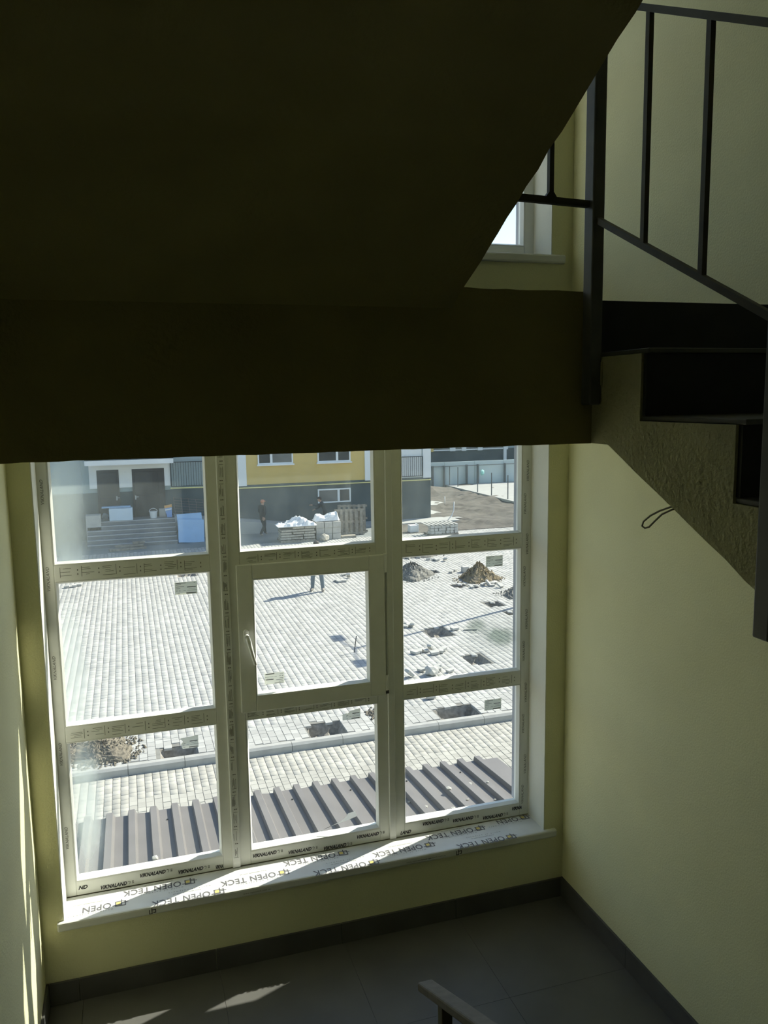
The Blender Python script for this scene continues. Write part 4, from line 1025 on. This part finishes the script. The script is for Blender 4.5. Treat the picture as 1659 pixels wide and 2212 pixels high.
# foam block, board and bag on the porch
o = B(-2.98, -1.92, 36.42, 36.98, -2.898, -2.33).build('foam_block', M['foam_white'], None, bevel=0.03); tag(o, 'large pale foam block lying on the porch edge', 'foam block')
o = B(-3.3, -2.0, 36.75, 37.1, 0, 0.05).build('foam_board', M['foam_blue'], None, bevel=0.01); o.location = (0, 0, -2.32); o.rotation_euler = (0, 0, 0); tag(o, 'small blue foam board lying on top of the foam block', 'foam board')
o = lump('plastic_bag', M['film'], (-3.17, 36.9, -2.72), 0.15, 8, sub=2, squash=1.1); tag(o, 'crumpled clear plastic bag at the end of the foam block', 'plastic bag')
bk = thing('bucket', 'white plastic bucket with a handle on the porch', 'bucket', (-0.98, 36.8, -2.9))
def frustum(mb_, c, r0, r1, h, n_=18):
    return mb_.tube(c, (c[0], c[1], c[2] + h), r0, n_, r1=r1)
frustum(MB(), (-0.98, 36.8, -2.897), 0.15, 0.185, 0.32).build('body', M['bucket'], bk)
MB().polytube([(-0.98 + 0.19 * math.cos(a), 36.8, -2.60 + 0.16 * math.sin(a)) for a in [math.pi * k / 10 for k in range(11)]], 0.012, 6).build('bail', M['bucket'], bk)
o = B(-0.70, -0.40, 37.0, 37.3, -2.897, -2.52).build('carton_box', M['block'], None, bevel=0.01); tag(o, 'grey carton standing behind the bucket on the porch', 'box')
sk = thing('paint_sack', 'upright blue and white printed sack with orange band by the porch edge', 'sack', (-0.22, 36.7, -2.9))
MB().hexa([(-0.35, 36.62, -2.897), (-0.13, 36.62, -2.897), (-0.13, 36.76, -2.897), (-0.35, 36.76, -2.897), (-0.46, 36.66, -2.45), (-0.12, 36.66, -2.40), (-0.12, 36.72, -2.40), (-0.46, 36.72, -2.45)]).build('body', M['sack_blue'], sk, bevel=0.02)
MB().hexa([(-0.46, 36.645, -2.46), (-0.11, 36.645, -2.41), (-0.11, 36.725, -2.41), (-0.46, 36.725, -2.46), (-0.47, 36.655, -2.33), (-0.12, 36.655, -2.27), (-0.12, 36.715, -2.27), (-0.47, 36.715, -2.33)]).build('top_band', M['sack_orange'], sk, bevel=0.01)
MB().hexa([(-0.43, 36.60, -2.56), (-0.14, 36.60, -2.52), (-0.14, 36.62, -2.52), (-0.43, 36.62, -2.56), (-0.44, 36.63, -2.50), (-0.13, 36.63, -2.46), (-0.13, 36.65, -2.46), (-0.44, 36.65, -2.50)]).build('white_band', M['bucket'], sk)
# welded mesh leaning on the plinth, timber stick
wm = thing('wire_mesh_panel', 'rusty welded wire mesh panel leaning on the dark plinth beside the porch', 'wire mesh', (0.75, 37.2, -2.95))
for k in range(7):
    z = -2.805 + 0.125 * k; y = 37.16 + 0.045 * k
    MB().bar((0.02, y, z), (1.50, y, z - 0.19), 0.015, 0.015).build('wire', M['rebar'], wm)
for k in range(5):
    xx = 0.06 + 0.35 * k; zb_ = -2.815 - 0.131 * xx
    MB().bar((xx, 37.14, zb_), (xx - 0.04, 37.44, zb_ + 0.80), 0.018, 0.018).build('wire', M['rebar'], wm)
o = MB().bar((0.03, 36.15, -3.6), (0.46, 36.26, -2.75), 0.05, 0.03).build('timber_stick', M['wood']); tag(o, 'thin timber stick leaning at the end of the porch steps', 'timber')
# timber lying in front of the steps
for k, (a, b, c, lab) in enumerate((((-3.0, 33.95, ZG + .05), (-1.45, 34.25, ZG + .05), 0.26, 'wide weathered plank on the ground before the porch steps'), ((-2.75, 34.2, ZG + .17), (-1.55, 34.3, ZG + .17), 0.22, 'middle weathered plank stacked before the porch steps'), ((-2.0, 34.35, ZG + .27), (-1.5, 34.4, ZG + .27), 0.25, 'short plank topmost on the stack before the porch steps'))):
    o = MB().bar(a, b, c, 0.09).build('plank', M['wood']); tag(o, lab, 'plank')
# pallet of cement bags with white sheet
def pallet(parent, x0, x1, y0, y1, z0):
    for k in range(3):
        yy = y0 + (y1 - y0) * k / 2
        B(x0, x1, max(y0, yy - .05), min(y1, yy + .05), z0, z0 + .09).build('bearer', M['wood'], parent)
    nb = 7
    for k in range(nb):
        xa = x0 + (x1 - x0) * k / nb; B(xa + .01, xa + (x1 - x0) / nb - .03, y0, y1, z0 + .09, z0 + .115).build('deck_board', M['wood'], parent)
pl = thing('wooden_pallet', 'wooden pallet carrying the stacked cement bags', 'pallet', (5.3, 33.6, ZG)); pallet(pl, 4.45, 6.1, 33.1, 34.1, ZG + .004)
bag_bm = bmesh.new(); bmesh.ops.create_cube(bag_bm, size=1); bmesh.ops.subdivide_edges(bag_bm, edges=bag_bm.edges, cuts=2, use_grid_fill=True)
for v in bag_bm.verts:
    r_ = max(abs(v.co.x), abs(v.co.y)) * 2
    v.co.z *= 1 - 0.35 * max(0, r_ - .5) * 2 * .9
bag_me = bpy.data.meshes.new('cement_bag'); bag_bm.to_mesh(bag_me); bag_bm.free(); bag_me.materials.append(M['cement'])
q = random.Random(31)
names_h = ['bottom', 'second', 'third', 'fourth', 'fifth']
for lay in range(5):
    for i in range(3):
        for j in range(2):
            if lay == 4 and i == 0: continue
            o = bpy.data.objects.new('cement_bag', bag_me); COL.objects.link(o)
            o.scale = (0.51, 0.465, 0.116); o.rotation_euler = (0, 0, q.uniform(-.08, .08))
            o.location = (4.75 + i * 0.53 + q.uniform(-.03, .03), 33.37 + j * 0.48, ZG + 0.19 + lay * 0.118)
            tag(o, 'beige cement bag in the %s layer of the stack on the pallet' % names_h[lay], 'cement bag', 'cement bags, %s layer' % names_h[lay])
# white sheet crumpled on top
def cloth(name, label, cat, pts_, mat_, seed, n_=18, amp=0.06):
    """closed crumpled body over an outline box (x0,x1,y0,y1,z0) with height function"""
    x0, x1, y0, y1, z0, hf = pts_; qq = random.Random(seed); mb_ = MB(); top, bot = [], []
    for j in range(n_ + 1):
        for i in range(n_ + 1):
            u_, v_ = i / n_, j / n_; x = x0 + (x1 - x0) * u_ + qq.uniform(-.015, .015); y = y0 + (y1 - y0) * v_ + qq.uniform(-.015, .015)
            e = min(u_, 1 - u_, v_, 1 - v_)
            top.append((x, y, z0 + hf(u_, v_) * min(1, (e / 0.12) ** .5 if e > 0 else 0) + (qq.uniform(-amp, amp) * (1 if e > 0 else 0)) + 0.02)); bot.append((x, y, z0 - 0.02 if e > 0 else z0))
    N_ = n_ + 1; f = []
    for j in range(n_):
        for i in range(n_):
            a = j * N_ + i; f.append((a, a + 1, a + 1 + N_, a + N_)); f.append((len(top) + a + N_, len(top) + a + 1 + N_, len(top) + a + 1, len(top) + a))
    for i in range(n_):
        for (a, b) in ((i, i + 1), (n_ * N_ + i + 1, n_ * N_ + i), ((i + 1) * N_, i * N_), (i * N_ + n_, (i + 1) * N_ + n_)):
            f.append((b, a, len(top) + a, len(top) + b))
    mb_.add(top + bot, f)
    return tag(mb_.build(name, mat_, None, smooth=False), label, cat)
cloth('white_sheet', 'crumpled white plastic sheet over the stacked cement bags', 'sheet', (4.35, 6.15, 33.05, 34.1, ZG + 0.74, lambda u_, v_: 0.04 + 0.33 * math.exp(-((u_ - .62) / .26) ** 2) * (0.6 + 0.4 * math.sin(9 * u_ + 5 * v_))), M['poly'], 3, n_=13, amp=0.075)
# block stack with white sack on top
q = random.Random(12); kk = 0
for lay in range(3):
    for i in range(3):
        o = B(-0.19, 0.19, -0.4, 0.4, 0, 0.27).build('concrete_block', M['block'], None, bevel=0.015)
        o.location = (6.36 + i * 0.40, 33.75 + q.uniform(-.03, .03), ZG + 0.005 + lay * 0.275); o.rotation_euler = (0, 0, q.uniform(-.03, .03))
        tag(o, '%s concrete block in the %s course of the stack under the white sack' % (('left', 'middle', 'right')[i], ('bottom', 'middle', 'top')[lay]), 'concrete block', 'concrete blocks under the white sack')
cloth('woven_sack', 'bulging white woven sack lying on the concrete blocks', 'sack', (6.15, 7.35, 33.45, 34.05, ZG + 0.86, lambda u_, v_: 0.34 * (0.8 + .2 * math.sin(u_ * 9 + 1)) * math.sin(math.pi * max(.02, min(.98, v_))) ** .5 + (0.16 if u_ > .86 or u_ < .07 else 0)), M['poly'], 6, n_=12, amp=0.035)
lump_ = lump('rubble_bag', M['cement'], (6.45, 33.0, ZG + 0.17), 0.24, 17, sub=2, squash=0.75); tag(lump_, 'small brown rubble bag in front of the block stack', 'bag')
# upright pallets
def upright(name, label, x0, x1, y0, h, lean, rotz):
    t = thing(name, label, 'pallet', (0, 0, 0)); PINV[t.name] = False
    t.location = (0.5 * (x0 + x1), y0, ZG + 0.006); t.rotation_euler = (-lean, 0.0, rotz)
    wd = x1 - x0; nb = 6
    for k in range(nb):
        xa = -wd / 2 + wd * k / nb
        B(xa + .02, xa + wd / nb - .085, -0.07, -0.045, 0, h).build('deck_board', M['wood'], t)
    for zz in (0.02, h * .5 - .05, h - .12): B(-wd / 2, wd / 2, -0.045, 0.045, zz, zz + .1).build('bearer', M['wood'], t)
    for k in range(3):
        xa = -wd / 2 + wd * k / 2.5; B(xa, min(wd / 2, xa + .14), 0.045, 0.07, 0, h).build('back_board', M['wood'], t)
upright('wooden_pallet', 'upright weathered wooden pallet standing behind the white sack, front one', 7.30, 8.75, 34.2, 1.25, 0.10, -0.12)
upright('wooden_pallet', 'upright weathered wooden pallet leaning behind, with its right end showing', 7.6, 9.05, 34.75, 1.38, 0.16, -0.2)
o = B(7.42, 8.1, 33.35, 33.75, ZG + .004, ZG + .10).build('plank', M['wood'], None); o.rotation_euler = (0, 0, 0.0); tag(o, 'broken plank on the sunlit ground by the block stack', 'plank')
heap('rubble_heap', 'scattered bright rubble at the right end of the upright pallets', 9.72, 34.2, 0.45, 0.3, 0.12, M['gravel'], 9, 70, 0.8)
# brick pallet and crate on the right
bp_ = thing('wooden_pallet', 'low pallet with slatted top carrying paving bricks at the right', 'pallet', (12.1, 32.6, ZG))
pallet(bp_, 11.4, 12.85, 32.2, 33.1, ZG + .004)
for k in range(8): B(11.3 + k * .2, 11.42 + k * .2, 32.2, 33.2, ZG + .52, ZG + .55).build('top_slat', M['apron'], bp_)
q = random.Random(8)
for lay in range(3):
    for i in range(7):
        o = bpy.data.objects.new('paving_brick', pm); COL.objects.link(o); o.scale = (1.25, 1.9, 1.9)
        o.location = (11.52 + i * .2, 32.42 + q.uniform(-.05, .03), ZG + .125 + lay * .13); o.rotation_euler = (0, 0, q.uniform(-.15, .15))
        tag(o, 'pale paving brick in the %s layer on the low slatted pallet' % ('bottom', 'middle', 'top')[lay], 'brick', 'paving bricks, %s layer' % ('bottom', 'middle', 'top')[lay])
cr = thing('white_crate', 'white open crate standing by the dirt strip', 'crate', (11.1, 33.75, ZG))
B(10.9, 11.3, 33.6, 34.0, ZG + .02, ZG + .36).build('body', M['white_r'], cr, bevel=0.01); B(11.3, 11.33, 33.58, 34.02, ZG + .02, ZG + .4).build('lid', M['poly'], cr)
heap('soil_heap', 'small soil heap behind the white crate', 10.45, 34.75, 0.38, 0.4, 0.3, M['dirt'], 12, 30, 0.8)
# bent pipes sticking out of the dirt
for k, (pts_, lab) in enumerate((([(14.0, 36.4, ZG + .09), (14.25, 36.5, ZG + .28), (14.4, 36.6, ZG + .55), (14.42, 36.6, ZG + 1.0)], 'thin white bent pipe rising from the concrete apron'), ([(16.2, 42.4, ZG), (16.2, 42.4, ZG + .55)], 'short white stub pipe rising from the dirt'), ([(14.4, 45.3, ZG), (14.9, 45.2, ZG + .5), (15.3, 45.0, ZG + .35), (15.7, 44.8, ZG)], 'thin pale hose arching out of the dirt'))):
    o = MB().polytube(pts_, 0.025, 6).build('bent_pipe', M['poly'], smooth=True); tag(o, lab, 'pipe')

# ================================================================== PEOPLE
def person(name, label, loc, rz, J, mats_, hat, seed=0):
    """J: joints in local metres (x right, y forward, z up). One skinned body; headgear or hair is a child."""
    ch = {}
    V, E, RAD, SEG = [], [], [], []
    def v(p_, r_): V.append(Vector(p_)); RAD.append(r_); return len(V) - 1
    def e(a, b, seg): E.append((a, b)); SEG.append(seg)
    pel = v(J['pelvis'], .135); sp = v(J['waist'], .125); cs_ = v(J['chest'], .15); nk = v(J['neck'], .06)
    e(pel, sp, 1); e(sp, cs_, 1); e(cs_, nk, 1)
    hb = v(J['head'], .085); ht = v(Vector(J['head']) + Vector(J.get('hup', (0, 0.01, .12))), .082); e(nk, hb, 0); e(hb, ht, 0)
    hands = []
    for s_ in ('l', 'r'):
        sh = v(J['sh' + s_], .075); el = v(J['el' + s_], .052); wr = v(J['wr' + s_], .036); e(cs_, sh, 1); e(sh, el, 1); e(el, wr, 1)
        d = (Vector(J['wr' + s_]) - Vector(J['el' + s_])).normalized(); pl_ = v(Vector(J['wr' + s_]) + d * .07, .034); e(wr, pl_, 0); hands.append((Vector(J['wr' + s_]) + d * .08, d))
        hp = v(J['hip' + s_], .108); kn = v(J['kn' + s_], .084); an = v(J['an' + s_], .066); toe = v(J['toe' + s_], .048)
        e(pel, hp, 2); e(hp, kn, 2); e(kn, an, 2); e(an, toe, 3)
    me = bpy.data.meshes.new(name); me.from_pydata(V, E, []); o = bpy.data.objects.new(name, me); COL.objects.link(o)
    o.modifiers.new('skin', 'SKIN'); sv = me.skin_vertices[0].data
    for i, r_ in enumerate(RAD):
        sv[i].radius = (r_, r_ * (0.78 if SEG and i in (0, 1, 2) else 1)); sv[i].use_root = (i == 0)
    ss = o.modifiers.new('sub', 'SUBSURF'); ss.levels = 2; ss.render_levels = 2
    dg = bpy.context.evaluated_depsgraph_get(); dg.update()
    m2 = bpy.data.meshes.new_from_object(o.evaluated_get(dg)); bpy.data.objects.remove(o)
    bm = bmesh.new(); bm.from_mesh(m2)
    # face: nose, ears, eyes as small relief; fingers
    H = Vector(J['head']) + Vector((0, .0, .06)); fy = Vector(J.get('face', (0, 1, 0))).normalized(); sx = fy.cross(Vector((0, 0, 1))).normalized()
    def blob(c, r_, sc):
        ret = bmesh.ops.create_icosphere(bm, subdivisions=1, radius=r_)
        for q_ in ret['verts']: q_.co = Vector((q_.co.x * sc[0], q_.co.y * sc[1], q_.co.z * sc[2])) + c
    blob(H + fy * .098 + Vector((0, 0, -.005)), .018, (1, 1, 1.5)); blob(H + fy * .085 - Vector((0, 0, .055)), .022, (1.2, .6, .5))
    for s_ in (-1, 1): blob(H + sx * s_ * .092, .026, (.5, .8, 1.2)); blob(H + fy * .086 + sx * s_ * .034 + Vector((0, 0, .022)), .012, (1.2, .7, .8))
    n_body = len(bm.faces)
    for (hp_, d) in hands:
        a = d.orthogonal().normalized()
        for k, ln in enumerate((.055, .075, .082, .075, .06)):
            off = a * (.034 - .017 * k); b0 = hp_ + off * .8 - d * (.03 if k == 0 else 0); dd = (d + a * (.7 if k == 0 else .1 * (2 - k) * .3)).normalized()
            p0 = b0
            for sgm in range(2):
                p1 = p0 + (dd + Vector((0, 0, -.25 * sgm))).normalized() * ln * .5
                tb = MB().tube(p0, p1, .0088, 6, r1=.0078); vv_ = [bm.verts.new(c_) for c_ in tb.v]
                for f_ in tb.f: bm.faces.new([vv_[i_] for i_ in f_])
                p0 = p1
    bmesh.ops.recalc_face_normals(bm, faces=bm.faces); bm.to_mesh(m2); bm.free()
    for x in mats_: m2.materials.append(x)
    segs = [(V[a], V[b], s_) for (a, b), s_ in zip(E, SEG)]
    mi = []
    for p_ in m2.polygons:
        c = p_.center; best = 1e9; bs = 0
        for (a, b, s_) in segs:
            ab = b - a; t_ = max(0, min(1, (c - a).dot(ab) / ab.dot(ab))); d_ = (c - (a + ab * t_)).length
            if d_ < best: best = d_; bs = s_
        if any((c - hp_).length < .13 and (c - hp_).dot(d) > -.07 for hp_, d in hands): bs = 0
        mi.append(bs)
    m2.materials.clear()
    for x in mats_: m2.materials.append(x)
    m2.polygons.foreach_set('material_index', mi); m2.polygons.foreach_set('use_smooth', [True] * len(mi))
    o = link(name, m2); o.location = loc; o.rotation_euler = (0, 0, rz); tag(o, label, 'person')
    # hair or cap
    bm = bmesh.new(); bmesh.ops.create_uvsphere(bm, u_segments=16, v_segments=10, radius=.112)
    for f_ in [f_ for f_ in bm.faces if f_.calc_center_median().z < .01 and f_.calc_center_median().dot(fy) > -.03 or f_.calc_center_median().z < -.07]: bm.faces.remove(f_)
    Ht = Vector(J['head']) + Vector((0, 0, .085))
    for q_ in bm.verts: q_.co = Vector((q_.co.x * .95, q_.co.y * .98, q_.co.z * .92)) + Ht
    if hat == 'cap':
        pk = [Ht + fy * .09 + sx * .07, Ht + fy * .17 + sx * .05, Ht + fy * .17 - sx * .05, Ht + fy * .09 - sx * .07]
        vt = [bm.verts.new(p_ + Vector((0, 0, .015))) for p_ in pk] + [bm.verts.new(p_) for p_ in pk]
        for f_ in ((0, 1, 2, 3), (7, 6, 5, 4), (0, 4, 5, 1), (1, 5, 6, 2), (2, 6, 7, 3), (3, 7, 4, 0)): bm.faces.new([vt[i_] for i_ in f_])
    mh = bpy.data.meshes.new('cap'); bm.to_mesh(mh); bm.free(); mh.materials.append(M['cap_or'] if hat == 'cap' else M['hair'])
    ho = bpy.data.objects.new('cap' if hat == 'cap' else 'hair', mh); COL.objects.link(ho); ho.parent = o
    return o
stand = dict(pelvis=(0, 0, .95), waist=(0, 0, 1.12), chest=(0, .01, 1.36), neck=(0, .01, 1.50), head=(0, .03, 1.58), face=(0, 1, 0),
             shl=(-.19, 0, 1.42), ell=(-.26, -.04, 1.14), wrl=(-.24, .08, .92), shr=(.19, 0, 1.42), elr=(.27, -.04, 1.15), wrr=(.23, .1, .93),
             hipl=(-.1, 0, .90), knl=(-.16, .03, .50), anl=(-.19, 0, .09), toel=(-.22, .17, .045), hipr=(.1, 0, .90), knr=(.15, .02, .50), anr=(.18, -.02, .09), toer=(.22, .15, .045))
person('person', 'person in washed jeans standing in the sunlit yard, seen between the panes of the sash', (3.93, 23.34, ZG), R(155), stand, [M['skin'], M['jacket'], M['jeans'], M['shoe']], 'hair')
walk = dict(stand); walk.update(knl=(-.11, .16, .52), anl=(-.11, .22, .12), toel=(-.12, .37, .05), knr=(.11, .02, .50), anr=(.11, -.24, .13), toer=(.11, -.09, .05), pelvis=(0, 0, .94), wrl=(-.22, .2, 1.0), wrr=(.24, -.1, .92), ell=(-.25, .0, 1.15))
person('person', 'person in dark workwear and orange cap walking along the dark plinth', (4.05, 35.6, ZG), R(-60), walk, [M['skin'], M['dark_cloth'], M['dark_cloth'], M['shoe']], 'cap')
bend = dict(stand); bend.update(waist=(0, .05, 1.11), chest=(0, .16, 1.32), neck=(0, .22, 1.45), head=(0, .27, 1.52), shl=(-.18, .17, 1.38), shr=(.18, .15, 1.38), ell=(-.2, .40, 1.27), wrl=(-.16, .62, 1.30), elr=(.22, .30, 1.14), wrr=(.18, .50, 1.06))
person('person', 'person in dark jacket reaching out beside the basement window, behind the white sack', (7.25, 36.0, ZG), R(75), bend, [M['skin'], M['dark_trouser'], M['dark_cloth'], M['shoe']], 'hair')
